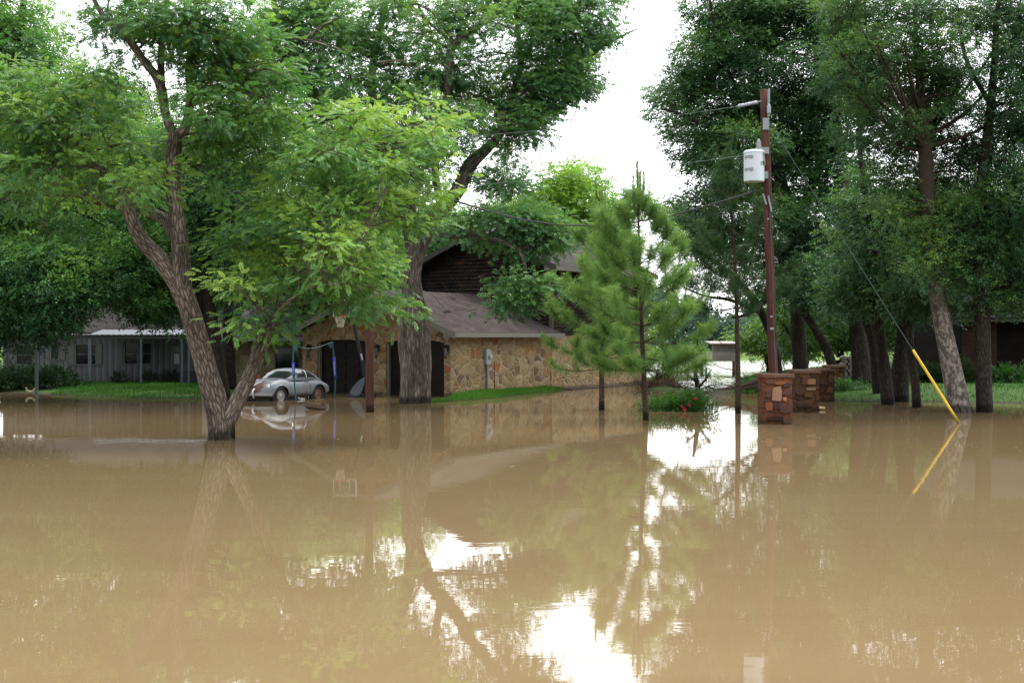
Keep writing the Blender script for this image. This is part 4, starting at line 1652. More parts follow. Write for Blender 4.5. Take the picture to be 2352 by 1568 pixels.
# left shore: thin post with a pale hose hook
pp_ = thing('metal_post', G(84, 906), 'thin grey metal post at the left shore with a curved pale hook', 'post')
org = pp_.location.copy()
D = G(84, 906).y
mb = MB()
mb.box(org.x - .055, D - .05, -.5, org.x + .055, D + .05, P(84, 808, D).z)
mb.build('shaft', M['post'], pp_, org)
mb = MB()
mb.tube(catmull([P(80, 891, D), P(76, 897, D), P(69, 899, D), P(62, 896, D), P(60, 889, D)], 5), .035, 8)
mb.build('hook', simple('cream_hose', (.50, .42, .24), .6), pp_, org)

# ------------------------------------------------------------------ stone gate piers
def pier(U, V, wv, Vtop, mat, rot, label, seed, depth=.8):
    b = G(U, V)
    D = b.y
    w_ = wv * D / F / 2
    ht = H - (Vtop - HZ) / F * D
    r_ = thing('gate_pier', b, label, 'stone pier', 'stone gate piers in a receding row', rz=rot)
    rr = random.Random(seed)
    mb = MB()
    d_ = depth * w_
    # stack of slightly uneven courses so the outline is not ruler straight
    n = 9
    for side in range(1):
        rings = []
        for k in range(n + 1):
            z = -.5 + (ht - .10 + .5) * k / n
            ring = []
            for cx_, cy_ in ((-1, -1), (-.33, -1.02), (.33, -1.02), (1, -1), (1.02, 0), (1, 1), (0, 1.02), (-1, 1), (-1.02, 0)):
                ring.append((cx_ * w_ * rr.uniform(.955, 1.02), cy_ * d_ * rr.uniform(.955, 1.02), z))
            rings.append(ring)
        for k in range(n):
            for i in range(9):
                j = (i + 1) % 9
                mb.quad(rings[k][i], rings[k][j], rings[k + 1][j], rings[k + 1][i])
        mb.quad(*rings[n])
    mb.build('shaft', mat, r_)
    mb = MB()
    o = .045
    cap = [(-w_ - o, -d_ - o), (-.3 * w_, -d_ - o * 1.5), (.4 * w_, -d_ - o), (w_ + o * 1.3, -d_ - o), (w_ + o, .2), (w_ + o, d_ + o), (-w_ - o, d_ + o), (-w_ - o * 1.4, 0)]
    mb.hexa([(x, y, ht - .105) for x, y in cap], [(x * .985, y * .985, ht + rr.uniform(-.012, .012)) for x, y in cap])
    mb.build('cap', M['pinky'], r_, bev=.02)
    # a few larger proud stones
    for k, (fx, fz, sw, sh_, c) in enumerate(STONES.get(seed, ())):
        m_ = MB()
        x, z = fx * w_, fz * ht
        pr = [(x + sw * a_ * rr.uniform(.72, 1.12), z + sh_ * b_ * rr.uniform(.78, 1.1)) for a_, b_ in ((-1, -.85), (-.2, -1), (.9, -.9), (1, .3), (.8, 1), (-.3, .95), (-1, .7))]
        m_.hexa([(a, -d_ - .005, b_) for a, b_ in pr][::-1], [(a * 1.0, -d_ - .05, b_) for a, b_ in pr][::-1])
        m_.build('face_stone', simple('face_stone', (c[0] * .58, c[1] * .53, c[2] * .52), .9, var=.35, scale=5, wet=True), r_, bev=.012)
    return r_


STONES = {
    1: [(-.12, .60, .15, .21, (.44, .27, .17)), (.42, .50, .05, .055, (.50, .34, .22)), (.58, .78, .12, .06, (.09, .055, .055)), (.62, .64, .14, .09, (.14, .07, .055)),
        (-.55, .84, .14, .06, (.16, .075, .05)), (.10, .82, .16, .05, (.30, .13, .05)), (-.12, .35, .12, .08, (.06, .04, .042)), (.48, .30, .19, .11, (.12, .055, .045)), (.58, .07, .13, .10, (.46, .21, .12)),
        (-.2, .14, .24, .10, (.19, .06, .035)), (-.72, .6, .08, .1, (.12, .06, .05)), (-.7, .35, .1, .12, (.27, .10, .04))],
    2: [(.35, .72, .15, .10, (.32, .19, .10)), (-.2, .75, .10, .14, (.13, .06, .03)), (.3, .55, .2, .05, (.30, .21, .13)), (-.5, .5, .2, .12, (.09, .045, .03)), (.1, .42, .14, .09, (.15, .075, .03)), (-.1, .2, .3, .12, (.11, .05, .03))],
    3: [(.5, .35, .10, .10, (.17, .08, .03)), (-.2, .6, .18, .12, (.09, .045, .03)), (.6, .7, .1, .16, (.13, .06, .035))],
    4: [],
}
pier(1780, 972, 66, 858, M['pier'], R(6), 'nearest red fieldstone gate pier in front of the utility pole', 1)
pier(1846, 945, 58, 849, M['pier_dark'], R(6), 'second stone gate pier from the front with a flat cap', 2)
pier(1888, 921, 46, 846, M['pier_dark'], R(6), 'third and darkest tall stone gate pier in the row', 3)
pier(1916, 906, 40, 838, M['pier_dark'], R(6), 'farthest stone gate pier half hidden by the row in front', 4)
mb = MB()
c = G(1846, 938)
mb.hexa([(c.x - .42, c.y - .9, .03), (c.x + .5, c.y - .8, .03), (c.x + .45, c.y - .35, .03), (c.x - .3, c.y - .35, .03)], [(c.x - .48, c.y - .9, .13), (c.x + .52, c.y - .8, .09), (c.x + .4, c.y - .4, .10), (c.x - .28, c.y - .4, .14)])
o = mb.build('ledge_stone', simple('pale_ledge_stone', (.45, .34, .2), .9, var=.3), None, bev=.015)
tag(o, 'pale flat ledge stone just above the water at the second gate pier', 'stone')

# ------------------------------------------------------------------ utility poles, transformer, wires
up1 = thing('utility_pole', P(1779, 900, 37.2), 'tall brown utility pole with a white transformer behind the front gate pier', 'utility pole')
up1.location.z = 0
org = up1.location.copy()
DP = 37.2
b, tp = P(1781, 960, DP), P(1755, 206, DP)
b.z = -.4
mb = MB()
NN = 14
mb.tube([b.lerp(tp, k / NN) + Vector((.012 * math.sin(k * 1.3), 0, 0)) for k in range(NN + 1)], [.142 - .030 * k / NN for k in range(NN + 1)], 16, .012)
po = mb.build('pole', M['pole'], up1, org, smooth=True)
for q0, q1 in (((1752, 300, (-.02, -.17, 0)), (1764, 285, (0, -.11, .15))), ((1752, 355, (-.06, -.19, 0)), (1762, 350, (.02, -.10, .12))), ((1748, 412, (-.06, -.19, 0)), (1760, 405, (.02, -.10, .12)))):
    mb = MB()
    mb.box(*(P(q0[0], q0[1], DP) + Vector(q0[2])), *(P(q1[0], q1[1], DP) + Vector(q1[2])))
    mb.build('bracket', M['galv'], up1, org)
for q0, q1, r_ in (((1765, 268), (1766, 205), .035), ((1752, 445), (1760, 470), .03), ((1764, 450), (1772, 486), .028)):
    mb = MB()
    mb.tube([P(*q0, DP - .15), P(*q1, DP - .15)], r_, 8)
    mb.build('clamp', M['galv'], up1, org)
mb = MB()
mb.lathe([(.05, 0), (.065, .05), (.05, .07), (.065, .12), (.05, .14), (.065, .20), (.045, .24), (.03, .28)], 12, Matrix.Translation(P(1766, 262, DP - .16)))
mb.build('arrester', M['porcelain'], up1, org, smooth=True)
mb = MB()
gwp = [b.lerp(tp, k / 12) + Vector((.03, -.142 + .028 * k / 12, 0)) for k in range(13)]
mb.tube(gwp[:10], .012, 5)
mb.build('ground_wire', M['cable'], up1, org)
for k, (f_, sz) in enumerate(((.30, .05), (.335, .035), (.62, .03))):
    q = b.lerp(tp, f_)
    mb = MB()
    mb.box(q.x - sz - .03, q.y - .150 + .028 * f_, q.z - sz * .7, q.x + sz - .03, q.y - .132 + .028 * f_, q.z + sz * .7)
    mb.build('pole_tag', M['galv'], up1, org)
# strain insulator
a, b2 = P(1748, 233, DP - .12), P(1692, 245, DP - .5)
mb = MB()
dvv = (b2 - a)
Mi = Matrix.Translation(a) @ dvv.to_track_quat('Z', 'Y').to_matrix().to_4x4()
Li = dvv.length
mb.lathe([(.02, 0), (.02, Li * .12), (.045, Li * .16), (.052, Li * .36), (.024, Li * .40), (.047, Li * .44), (.052, Li * .62), (.024, Li * .66), (.047, Li * .70), (.05, Li * .9), (.02, Li * .94), (.02, Li)], 12, Mi)
mb.build('strain_insulator', M['porcelain'], up1, org, smooth=True)
tr_ = MB()
tc_ = P(1732, 418, 36.9)
rd, ht = .292, .87
tr_.lathe([(rd * .93, 0), (rd * .99, .012), (rd, .03), (rd, ht - .05), (rd * 1.03, ht - .048), (rd * 1.03, ht - .015), (rd * .9, ht + .03), (rd * .4, ht + .06)], 32, Matrix.Translation(tc_))
to = tr_.build('transformer', simple('pale_blue_grey_tank_paint', (.50, .55, .61), .4, var=.08), up1, org, smooth=False)
m = MB()
m.lathe([(.05, 0), (.085, .03), (.05, .055), (.085, .085), (.05, .11), (.085, .14), (.05, .165), (.08, .195), (.045, .225), (.075, .255), (.035, .28), (.03, .33)], 12, Matrix.Translation(tc_ + Vector((.13, -.03, ht + .03))))
m.build('bushing', simple('grey_brown_porcelain', (.30, .29, .30), .3), to, org, smooth=True)
for dz in (.70, .34):
    m = MB()
    m.hexa([tc_ + Vector((-.30, -.12, dz - .035)), tc_ + Vector((-.10, -.335, dz - .035)), tc_ + Vector((-.08, -.27, dz - .035)), tc_ + Vector((-.26, -.1, dz - .035))], [tc_ + Vector((-.30, -.12, dz + .035)), tc_ + Vector((-.10, -.335, dz + .035)), tc_ + Vector((-.08, -.27, dz + .035)), tc_ + Vector((-.26, -.1, dz + .035))])
    m.build('lug', M['galv'], to, org)
m = MB()
m.tube([tc_ + Vector((.22, -.2, ht - .02)), tc_ + Vector((.26, -.2, ht - .2)), tc_ + Vector((.28, -.17, ht - .38))], .02, 6)
m.build('lead_wire', M['galv'], to, org)
m = MB()
m.box(*(tc_ + Vector((.262, -.155, .47))), *(tc_ + Vector((.30, -.135, .58))))
m.build('warning_sticker', simple('orange_sticker', (.75, .38, .03), .6), to, org)


def digits(txt, at, xdir, hgt, mat, parent, org, name):
    """stencilled figures from small bars on a curved tank: at = lower left, xdir along the text"""
    seg = {'2': 'abged', '5': 'afgcd'}
    m = MB()
    up_ = Vector((0, 0, 1))
    nrm = xdir.cross(up_)
    w_ = hgt * .55
    e = hgt * .15
    def bar(o, x0, y0, x1, y1):
        q = [o + xdir * x + up_ * y for x, y in ((x0, y0), (x1, y0), (x1, y1), (x0, y1))]
        m.hexa([p - nrm * .012 for p in q], [p + nrm * .006 for p in q])
    for k, ch in enumerate(txt):
        o = at + xdir * (w_ * 1.35 * k)
        hh = hgt / 2
        S = {'a': (0, hgt - e, w_, hgt), 'g': (0, hh - e / 2, w_, hh + e / 2), 'd': (0, 0, w_, e), 'f': (0, hh, e, hgt), 'b': (w_ - e, hh, w_, hgt), 'e': (0, 0, e, hh), 'c': (w_ - e, 0, w_, hh)}
        for s_ in seg[ch]:
            bar(o, *S[s_])
    return m.build(name, mat, parent, org)


an = R(-62)
pt0 = tc_ + Vector((math.cos(an) * (rd + .004), math.sin(an) * (rd + .004), .46))
an2 = R(-38)
xdir = (tc_ + Vector((math.cos(an2) * (rd + .004), math.sin(an2) * (rd + .004), .46)) - pt0)
pt0 = pt0 + xdir * .12
digits('25', pt0, xdir.normalized(), .105, M['black'], to, org, 'number')

up2 = thing('utility_pole', G(849, 946), 'plain red brown utility pole rising into the leaves before the garage', 'utility pole')
org2 = up2.location.copy()
D2 = G(849, 946).y
b, tp = P(850, 946, D2), P(846, 318, D2)
b.z = -.4
mb = MB()
mb.tube([b.lerp(tp, k / NN) for k in range(NN + 1)], [.135 - .028 * k / NN for k in range(NN + 1)], 16, .012)
mb.build('pole', M['pole_dark'], up2, org2, smooth=True)


def wire(name, label, pts, r, mat, cat='wire', group=None, kids=()):
    mb = MB()
    mb.tube(pts, r, 6)
    o = mb.build(name, mat, None)
    tag(o, label, cat, group)
    return o


def sag(a, b, s, n=24):
    return [a.lerp(b, k / n) + Vector((0, 0, -4 * s * (k / n) * (1 - k / n))) for k in range(n + 1)]


wire('power_line', 'topmost thin power line running left from the pole top insulator', sag(P(1692, 245, DP - .5), P(846, 326, D2), .15), .007, M['wire'])
wire('power_line', 'thin power line leaving the side of the transformer tank', sag(P(1710, 357, 36.8), P(847, 442, D2), .12), .007, M['wire'])
mb = MB()
a, b = P(1742, 437, DP - .15), P(848, 412, D2)
pl = []
ctl = catmull([a, P(1660, 462, 37.3), P(1580, 485, 37.6), P(1490, 505, 38), P(1400, 517, 38.3), P(1270, 515, 38.8), P(1140, 490, 39.3), P(1010, 450, 39.8), b], 5)
mb.tube(ctl, .021, 7)
mb.tube([p + Vector((0, .02, .028 * math.sin(k * .9))) for k, p in enumerate(ctl)], .011, 6)
o = mb.build('service_cable', M['dropwire'], None)
tag(o, 'thick twisted black cable sagging low between the two utility poles', 'cable')
wire('phone_line', 'lowest faint line strung just under the sagging black cable', catmull([P(1758, 470, DP - .15), P(1560, 505, 37.8), P(1380, 531, 38.4), P(1240, 528, 39), P(1010, 490, 39.8), P(848, 452, D2)], 6), .007, M['dropwire'])
gw = thing('guy_wire', G(2201, 968), 'slanting steel guy wire with a yellow plastic guard at its foot', 'guy wire')
org = gw.location.copy()
a, b = G(2203, 972), P(1765, 279, DP)
mb = MB()
mb.tube([a.lerp(b, k / 10) for k in range(11)], .0095, 6)
mb.build('cable', M['cable'], gw, org)
f_ = P(2103, 806, 35.6)
g0 = a
u_ = (f_ - g0).dot(b - a) / (b - a).length_squared
mb = MB()
mb.tube([a + (b - a) * (u_ * k / 8) - Vector((0, .006, 0)) for k in range(9)], .038, 10)
mb.build('guard', M['yellow'], gw, org, smooth=True)
mb = MB()
for q in (.26, .985):
    c = a + (b - a) * (u_ * q)
    mb.tube([c - (b - a).normalized() * .02, c + (b - a).normalized() * .02], .042, 10)
mb.build('guard_band', simple('brown_band', (.18, .06, .02), .7), gw, org)

# ------------------------------------------------------------------ behind the gate: dock, iron fence, pillar, brush, right-hand house
D = 78.0
dk = thing('raised_deck', P(1640, 860, D), 'weathered grey raised deck with picket railing and board cabin over the river', 'deck')
dk.location.z = 0
org = dk.location.copy()
zf = P(0, 825, D).z
x0, x1 = P(1551, 0, D).x, P(1693, 0, D).x
mb = MB()
mb.box(x0, D, zf - .12, x1, D + 3, zf)
mb.build('floor', M['wood_grey'], dk, org)
mb = MB()
n = 44
for k in range(n):
    x = x0 + (x1 - x0) * (k + .2) / n
    mb.box(x, D - .04, zf - .02, x + (x1 - x0) / n * .55, D, zf + .40)
mb.box(x0, D + .002, zf + .36, x1, D + .06, zf + .42)
mb.build('railing', M['wood_grey'], dk, org)
mb = MB()
cx0 = P(1638, 0, D).x
n = 16
for k in range(n):
    a, b = cx0 + (x1 - cx0) * k / n, cx0 + (x1 - cx0) * (k + .93) / n
    mb.box(a, D + .3 + .015 * (k % 2), zf, b, D + .36 + .015 * (k % 2), zf + .95)
mb.build('cabin_wall', M['wood_grey'], dk, org)
mb = MB()
mb.slab([(cx0 - .15, D - .1, zf + .97), (x1 + .15, D - .1, zf + .97), (x1 + .15, D + 2.5, zf + 1.10), (cx0 - .15, D + 2.5, zf + 1.10)], .05)
mb.build('cabin_roof', M['wood_grey'], dk, org)
for U in (1556, 1612, 1686):
    mb = MB()
    x = P(U, 0, D).x
    mb.box(x - .08, D + .05, -.5, x + .08, D + .21, zf - .12)
    mb.build('post', simple('red_brown_post', (.10, .05, .04), .9, wet=True), dk, org)

D = 69.0
fe = thing('iron_fence', P(1580, 871, D), 'low black iron fence standing in the water beside a stone gatepost', 'fence')
fe.location.z = 0
org = fe.location.copy()
x0, x1 = P(1546, 0, D).x, P(1622, 0, D).x
zt = P(0, 849, D).z
mb = MB()
mb.box(x0, D - .012, zt - .16, x1, D + .012, zt - .125)
mb.box(x0, D - .012, .12, x1, D + .012, .15)
n = 17
for k in range(n):
    x = x0 + (x1 - x0) * (k + .5) / n
    mb.tube([(x, D, -.4), (x, D, zt - .02 + .0 * k)], .011, 5)
mb.build('bars', M['black'], fe, org)
for x in (x0, x0 + (x1 - x0) * .44, x1):
    mb = MB()
    mb.box(x - .04, D - .04, -.4, x + .04, D + .04, zt + .10)
    mb.tube([(x, D, zt + .10), (x, D, zt + .16)], [.05, .01], 6)
    mb.build('post', M['black'], fe, org)
D = 66.0
gpz = thing('stone_gatepost', P(1539, 877, D), 'narrow tan stone gatepost at the end of the iron fence', 'gatepost')
gpz.location.z = 0
mb = MB()
mb.box(-.17, -.17, -.4, .17, .17, 1.0)
mb.build('shaft', M['stone_pale'], gpz)
mb = MB()
mb.box(-.21, -.21, 1.0, .21, .21, 1.08)
mb.build('cap', M['pinky'], gpz)


def branch_thing(name, label, D, paths, mat, cat='branch', group=None):
    mb = MB()
    rr = random.Random(len(label))
    for pts, r0 in paths:
        sp = catmull([P(p[0], p[1], D + (p[2] if len(p) > 2 else 0)) for p in pts], 5)
        mb.tube(sp, [r0 * (1 - .75 * k / (len(sp) - 1)) for k in range(len(sp))], 6, .08, rng=rr)
    o = mb.build(name, mat, None)
    return tag(o, label, cat, group)


branch_thing('fallen_limb', 'dark fallen limb lying across the flooded path left of the front pier', 50, [([(1745, 872), (1715, 882), (1690, 888), (1660, 893), (1620, 892)], .11), ([(1745, 884), (1718, 890), (1696, 894)], .08), ([(1690, 888), (1660, 882), (1640, 874)], .03), ([(1660, 893), (1640, 898)], .03), ([(1640, 892), (1610, 884), (1590, 888)], .025)], M['deadwood'])
# brown brush heap
bz = np.random.default_rng(5)
N = 900
c = P(1520, 890, 58)
pos = np.array((c.x, 58, .18)) + bz.normal(0, 1, (N, 3)) * np.array((.62, .35, .12))
pos[:, 2] = np.abs(pos[:, 2])
DRY = leaf_mat('dry_brush_leaves', [(0, (.04, .022, .014)), (.5, (.10, .058, .036)), (1, (.17, .11, .07))], .1, .8, .1)
hp_ = thing('brush_heap', (c.x, 58, 0), 'brown heap of dead brush caught at the corner of the stone house', 'brush heap')
mb = MB()
rr = random.Random(8)
for k in range(46):
    a = Vector((c.x + rr.gauss(0, .6), 58 + rr.gauss(0, .35), rr.uniform(0, .25)))
    d = Vector((rr.gauss(0, 1), rr.gauss(0, .6), rr.gauss(.1, .3))).normalized()
    mb.tube([a - d * .3, a + Vector((0, 0, .05)), a + d * .35], [.018, .014, .005], 5)
mb.build('twigs', M['deadwood'], hp_, hp_.location.copy())
leaf_mesh('dry_leaves', pos, bz.normal(0, 1, (N, 3)), bz.uniform(.6, 1, N), bz.uniform(.1, .9, N), TINY, DRY, hp_, hp_.location.copy(), bz)

# house in the shade at the right edge
rhD = 58.0
rh = thing('brick_house', P(2290, 880, rhD), 'dark brick house with slate roof in deep shade at the right edge', 'house')
rh.location.z = .3
rx = lambda U, D=rhD: P(U, 0, D).x - rh.location.x
rzv = lambda V, D=rhD: P(0, V, D).z - .3
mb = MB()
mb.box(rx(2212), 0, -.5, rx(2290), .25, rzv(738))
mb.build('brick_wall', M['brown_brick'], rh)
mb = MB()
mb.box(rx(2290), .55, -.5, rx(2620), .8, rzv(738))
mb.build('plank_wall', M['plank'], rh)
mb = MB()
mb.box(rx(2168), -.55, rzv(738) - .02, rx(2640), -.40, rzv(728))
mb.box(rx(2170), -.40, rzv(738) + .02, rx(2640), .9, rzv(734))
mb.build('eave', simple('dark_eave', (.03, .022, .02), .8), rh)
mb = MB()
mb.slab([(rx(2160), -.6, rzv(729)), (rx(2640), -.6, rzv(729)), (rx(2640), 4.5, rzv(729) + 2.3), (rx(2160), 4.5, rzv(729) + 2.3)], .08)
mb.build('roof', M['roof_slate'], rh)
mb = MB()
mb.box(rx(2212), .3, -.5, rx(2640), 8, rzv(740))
mb.build('back_wall', M['plank'], rh)

# woodpile between the trunks
wp = thing('woodpile', P(1965, 885, 62), 'low stack of split grey firewood between the dark trunks', 'woodpile')
rr = random.Random(2)
lgz = lz(wp.location.x, 62)
wp.location.z = lgz
for row in range(7):
    for k in range(6):
        mb = MB()
        x = -.6 + k * .24 + (row % 2) * .1 + rr.uniform(-.02, .02)
        z = .08 + row * .155
        mb.tube([(x, -.25 + rr.uniform(-.05, .05), z), (x, .3, z)], rr.uniform(.075, .10), 7, .12, rng=rr)
        mb.build('firewood_log', simple('firewood', (.15, .125, .105), .9, var=.5, scale=8) if row + k == 0 else bpy.data.materials['firewood'], wp)
bd = MB()
a, b = P(1928, 874, 57), P(1972, 884, 56.5)
bd.hexa([a + Vector((0, -.1, 0)), b + Vector((0, -.1, 0)), b + Vector((0, .12, 0)), a + Vector((0, .12, 0))], [a + Vector((0, -.1, .07)), b + Vector((0, -.1, .05)), b + Vector((0, .12, .05)), a + Vector((0, .12, .07))])
o = bd.build('plank_board', simple('red_brown_board', (.16, .075, .05), .8), None)
tag(o, 'reddish plank lying on the bank in front of the woodpile', 'plank')

# ------------------------------------------------------------------ trees
BK = bark('pecan_bark', (.009, .007, .006), (.31, .25, .205), 16, 3.6, .95, .55, .06)
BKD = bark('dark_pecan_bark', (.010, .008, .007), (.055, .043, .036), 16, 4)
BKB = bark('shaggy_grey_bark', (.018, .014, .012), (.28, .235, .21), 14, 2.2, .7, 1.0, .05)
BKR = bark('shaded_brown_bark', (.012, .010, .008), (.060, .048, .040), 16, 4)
BKS = bark_sycamore()
LV = leaf_mat('pecan_leaves', [(0, (.018, .062, .034)), (.3, (.048, .145, .050)), (.55, (.110, .255, .062)), (.8, (.215, .385, .072)), (1, (.34, .48, .11))], .42)
LVB = leaf_mat('soft_pecan_leaves', [(0, (.022, .068, .042)), (.3, (.054, .152, .066)), (.55, (.105, .245, .086)), (.8, (.18, .345, .098)), (1, (.28, .43, .12))], .42)
LVM = leaf_mat('yellow_green_leaves', [(0, (.04, .12, .025)), (.4, (.12, .27, .035)), (.75, (.23, .40, .05)), (1, (.33, .48, .08))], .42)
LVR = leaf_mat('dark_oak_leaves', [(0, (.018, .052, .027)), (.35, (.040, .102, .045)), (.6, (.074, .168, .058)), (.85, (.13, .25, .068)), (1, (.20, .32, .08))], .38, .45, .25)
LVU = leaf_mat('understory_leaves', [(0, (.02, .06, .01)), (.5, (.07, .17, .02)), (1, (.20, .33, .04))], .4)
rng = random.Random(21)

# 1. forked pecan in the foreground
DA = 29.1
limbs = [
    ([(509, 1012), (505, 970), (497, 930), (478, 860), (455, 780), (436, 715), (413, 655)], [31, 29, 29, 25, 24, 23, 25]),
    ([(518, 975), (540, 930), (566, 880), (598, 805), (625, 735), (662, 640, .6), (705, 560, 1), (742, 480, 1.2), (752, 410, 1.0), (790, 362, .8), (845, 340, .5)], [21, 19, 17, 16.5, 16, 13, 11, 9, 7, 5, 3]),
    ([(420, 668), (372, 600), (322, 545), (293, 480), (270, 430), (200, 365, .3), (130, 318, .5), (50, 282, .8), (-40, 250, 1)], [22, 20, 17, 14, 13, 12, 11, 10, 8]),
    ([(418, 665), (413, 560), (402, 470), (396, 400), (400, 335), (402, 305)], [23, 20, 18, 18, 17, 16]),
    ([(400, 312), (382, 268), (366, 190, -.3), (330, 140, -.4), (290, 85, -.5), (240, 40, -.6), (205, -20, -.7)], [12, 10, 11, 9, 8, 6, 5]),
    ([(374, 230), (370, 170, .4), (372, 90, .6), (385, -15, .8)], [10, 9, 7, 5]),
    ([(404, 312), (426, 292), (437, 225), (434, 150), (444, 70), (450, -15)], [12, 11, 10, 8, 6, 4]),
    ([(402, 540), (372, 500, 1.0), (310, 478, 1.3), (226, 462, 1.5), (150, 420, 1.6), (60, 372, 1.8), (-30, 340, 2)], [14, 13, 12, 11, 9, 7, 5]),
    ([(560, 890), (620, 760, -.6), (650, 705, -1.2), (720, 660, -1.6), (800, 650, -2)], [4, 6, 5, 4, 2.5]),
]
bl = []
bl += fill([(700, 270), (800, 232), (940, 225), (1060, 262), (1072, 330), (1030, 420), (960, 490), (905, 560), (915, 640), (940, 730), (865, 735), (780, 690), (700, 690), (640, 770), (560, 812), (480, 800), (492, 690), (540, 620), (520, 520), (560, 430), (620, 340)], DA, .80, 2.0, 44, rng, holes=[(640, 385, 30), (690, 830, 40)] + [(405, v, 68) for v in range(330, 640, 35)] + [(372, 600, 58), (322, 545, 60), (293, 485, 50), (345, 575, 60), (386, 275, 52), (368, 195, 46), (374, 120, 40), (433, 230, 40)], tint=.05)
bl += [(P(u, v, DA + d_), (.42, .42, .3), .05) for u, v, d_ in ((745, 672, -1), (800, 668, -.6), (850, 690, 0), (880, 650, .5), (905, 700, .3), (820, 640, 0), (772, 690, -.3), (806, 704, .2))]
bl += fill([(-60, 70), (170, 130), (250, 190), (300, 310), (370, 330), (395, 430), (370, 490), (270, 505), (130, 480), (-60, 520)], DA, .80, 1.8, 30, rng, holes=[(315, 150, 45), (285, 462, 30), (225, 462, 40), (140, 420, 26)] + [(405, v, 68) for v in range(330, 640, 35)] + [(372, 600, 58), (322, 545, 60), (293, 485, 50), (345, 575, 60), (386, 275, 52), (368, 195, 46), (374, 120, 40), (433, 230, 40)])
bl += fill([(140, -60), (480, -60), (600, 40), (560, 140), (520, 250), (450, 310), (440, 240), (400, 180), (300, 130), (190, 70)], DA, .70, 1.4, 26, rng, holes=[(210, 55, 28), (310, 150, 34), (390, 35, 18), (345, 155, 30), (372, 200, 46), (388, 272, 52), (374, 120, 36), (405, 330, 60)], tint=-.04)
bl += fill([(430, 150), (600, 90), (690, 200), (620, 320), (560, 420), (460, 480), (430, 350)], DA, .75, 1.6, 20, rng, holes=[(470, 415, 18)] + [(405, v, 68) for v in range(330, 640, 35)] + [(372, 600, 58), (322, 545, 60), (293, 485, 50), (345, 575, 60), (386, 275, 52), (368, 195, 46), (374, 120, 40), (433, 230, 40)])
tree('pecan_tree', 'forked pecan standing in the foreground water with two leaning stems and bright leaves', 'tree', DA, (509, 1009), limbs, bl, BK, LV, PINN, 31, sub=8, per=11, sides=16, jit=.05, tint0=.57, subr=.40,
     bare=[([(610, 92), (680, 88), (720, 96), (760, 108), (810, 118)], 5), ([(700, 90), (740, 60), (780, 40), (800, 10)], 3.4), ([(556, 178), (565, 205), (590, 222), (625, 222), (645, 210)], 3.5), ([(600, 222), (630, 190), (650, 160)], 2),
           ([(95, 530), (110, 490), (190, 430), (250, 420)], 2), ([(170, 285), (190, 300), (200, 320)], 2), ([(90, 300), (150, 290), (200, 260), (220, 210), (250, 170)], 2.2), ([(870, 145), (920, 140), (960, 165)], 3.5),
           ([(640, 735), (690, 725), (720, 745)], 2.4)])

# 2. massive pecan before the garage
DB = 45.3
limbs = [
    ([(952, 926), (954, 890), (957, 840), (953, 790), (950, 735), (947, 680), (946, 630), (958, 575), (975, 530)], [36, 35, 36, 38, 36, 25, 22, 21, 22]),
    ([(968, 545), (1005, 490), (1050, 440), (1080, 380), (1118, 342), (1148, 308), (1152, 268), (1172, 225, .5), (1195, 150, .9), (1190, 60, 1.2), (1200, -30, 1.4)], [17, 18, 16, 16, 12, 9, 9, 7, 7, 5, 4]),
    ([(952, 590), (930, 480, 1), (905, 390, 1.6), (880, 300, 2), (855, 220, 2.4), (858, 140, 2.6), (880, 40, 2.8), (900, -40, 3)], [17, 16, 14, 12, 11, 9, 7, 5]),
    ([(905, 400, 1.5), (830, 330, 1.2), (760, 262, 1), (735, 232, .9), (690, 170, .6), (660, 90, .4), (630, 10, .2), (620, -40, 0)], [10, 10, 10, 11, 9, 8, 6, 5]),
    ([(770, 270, 1), (690, 290, .5), (620, 285, 0), (560, 240, -.5)], [6, 7, 8, 4]),
    ([(700, 190, .6), (650, 140, 0), (610, 92, -.4)], [7, 6, 4]),
    ([(1012, 478), (1000, 380, -.8), (1020, 270, -1.2), (1030, 160, -1.4), (1038, 110, -1.4), (1075, 78, -1.4), (1130, 40, -1.3)], [9, 8, 8, 9, 8, 7, 4]),
    ([(1180, 205, .6), (1240, 190, .8), (1275, 190, 1), (1305, 198, 1.1), (1330, 155, 1.2), (1380, 110, 1.3), (1420, 88, 1.3), (1465, 66, 1.3)], [6, 7, 7, 6, 5, 4, 3, 1.5]),
    ([(1195, 130, .9), (1250, 70, 1.1), (1310, 30, 1.2), (1350, -5, 1.2)], [5, 4, 3, 2]),
    ([(900, 380, 1.6), (860, 310, .8), (830, 300, .4), (790, 300, 0)], [6, 6, 5, 4]),
    ([(975, 530), (1050, 545, -1.5), (1120, 545, -2.2), (1190, 575, -2.6), (1205, 625, -2.8), (1185, 690, -3)], [7, 7, 6, 5, 4, 2.5]),
]
bl = []
bl += fill([(520, -50), (1390, -50), (1400, 20), (1380, 75), (1300, 120), (1240, 190), (1245, 245), (1195, 290), (1180, 320), (1110, 330), (1040, 420), (990, 480), (900, 520), (760, 480), (640, 380), (560, 260)], DB, 1.05, 3.2, 88, rng,
           holes=[(1150, 120, 42), (1090, 150, 26), (740, 280, 30), (640, 262, 22), (1285, 150, 40), (1240, 130, 22), (870, 215, 18), (700, 215, 20), (1010, 300, 16), (1045, 190, 30), (980, 200, 22), (1300, 60, 28), (560, 20, 36), (520, 130, 26), (820, 130, 26), (940, 60, 24), (1110, 50, 22), (600, 330, 22), (690, 390, 22), (1210, 250, 20), (780, 60, 20), (1050, 440, 62), (1080, 380, 58), (1118, 342, 52), (1150, 300, 46), (1156, 262, 36), (1035, 110, 30), (1025, 160, 26), (745, 240, 30), (858, 180, 24)], tint=.02)
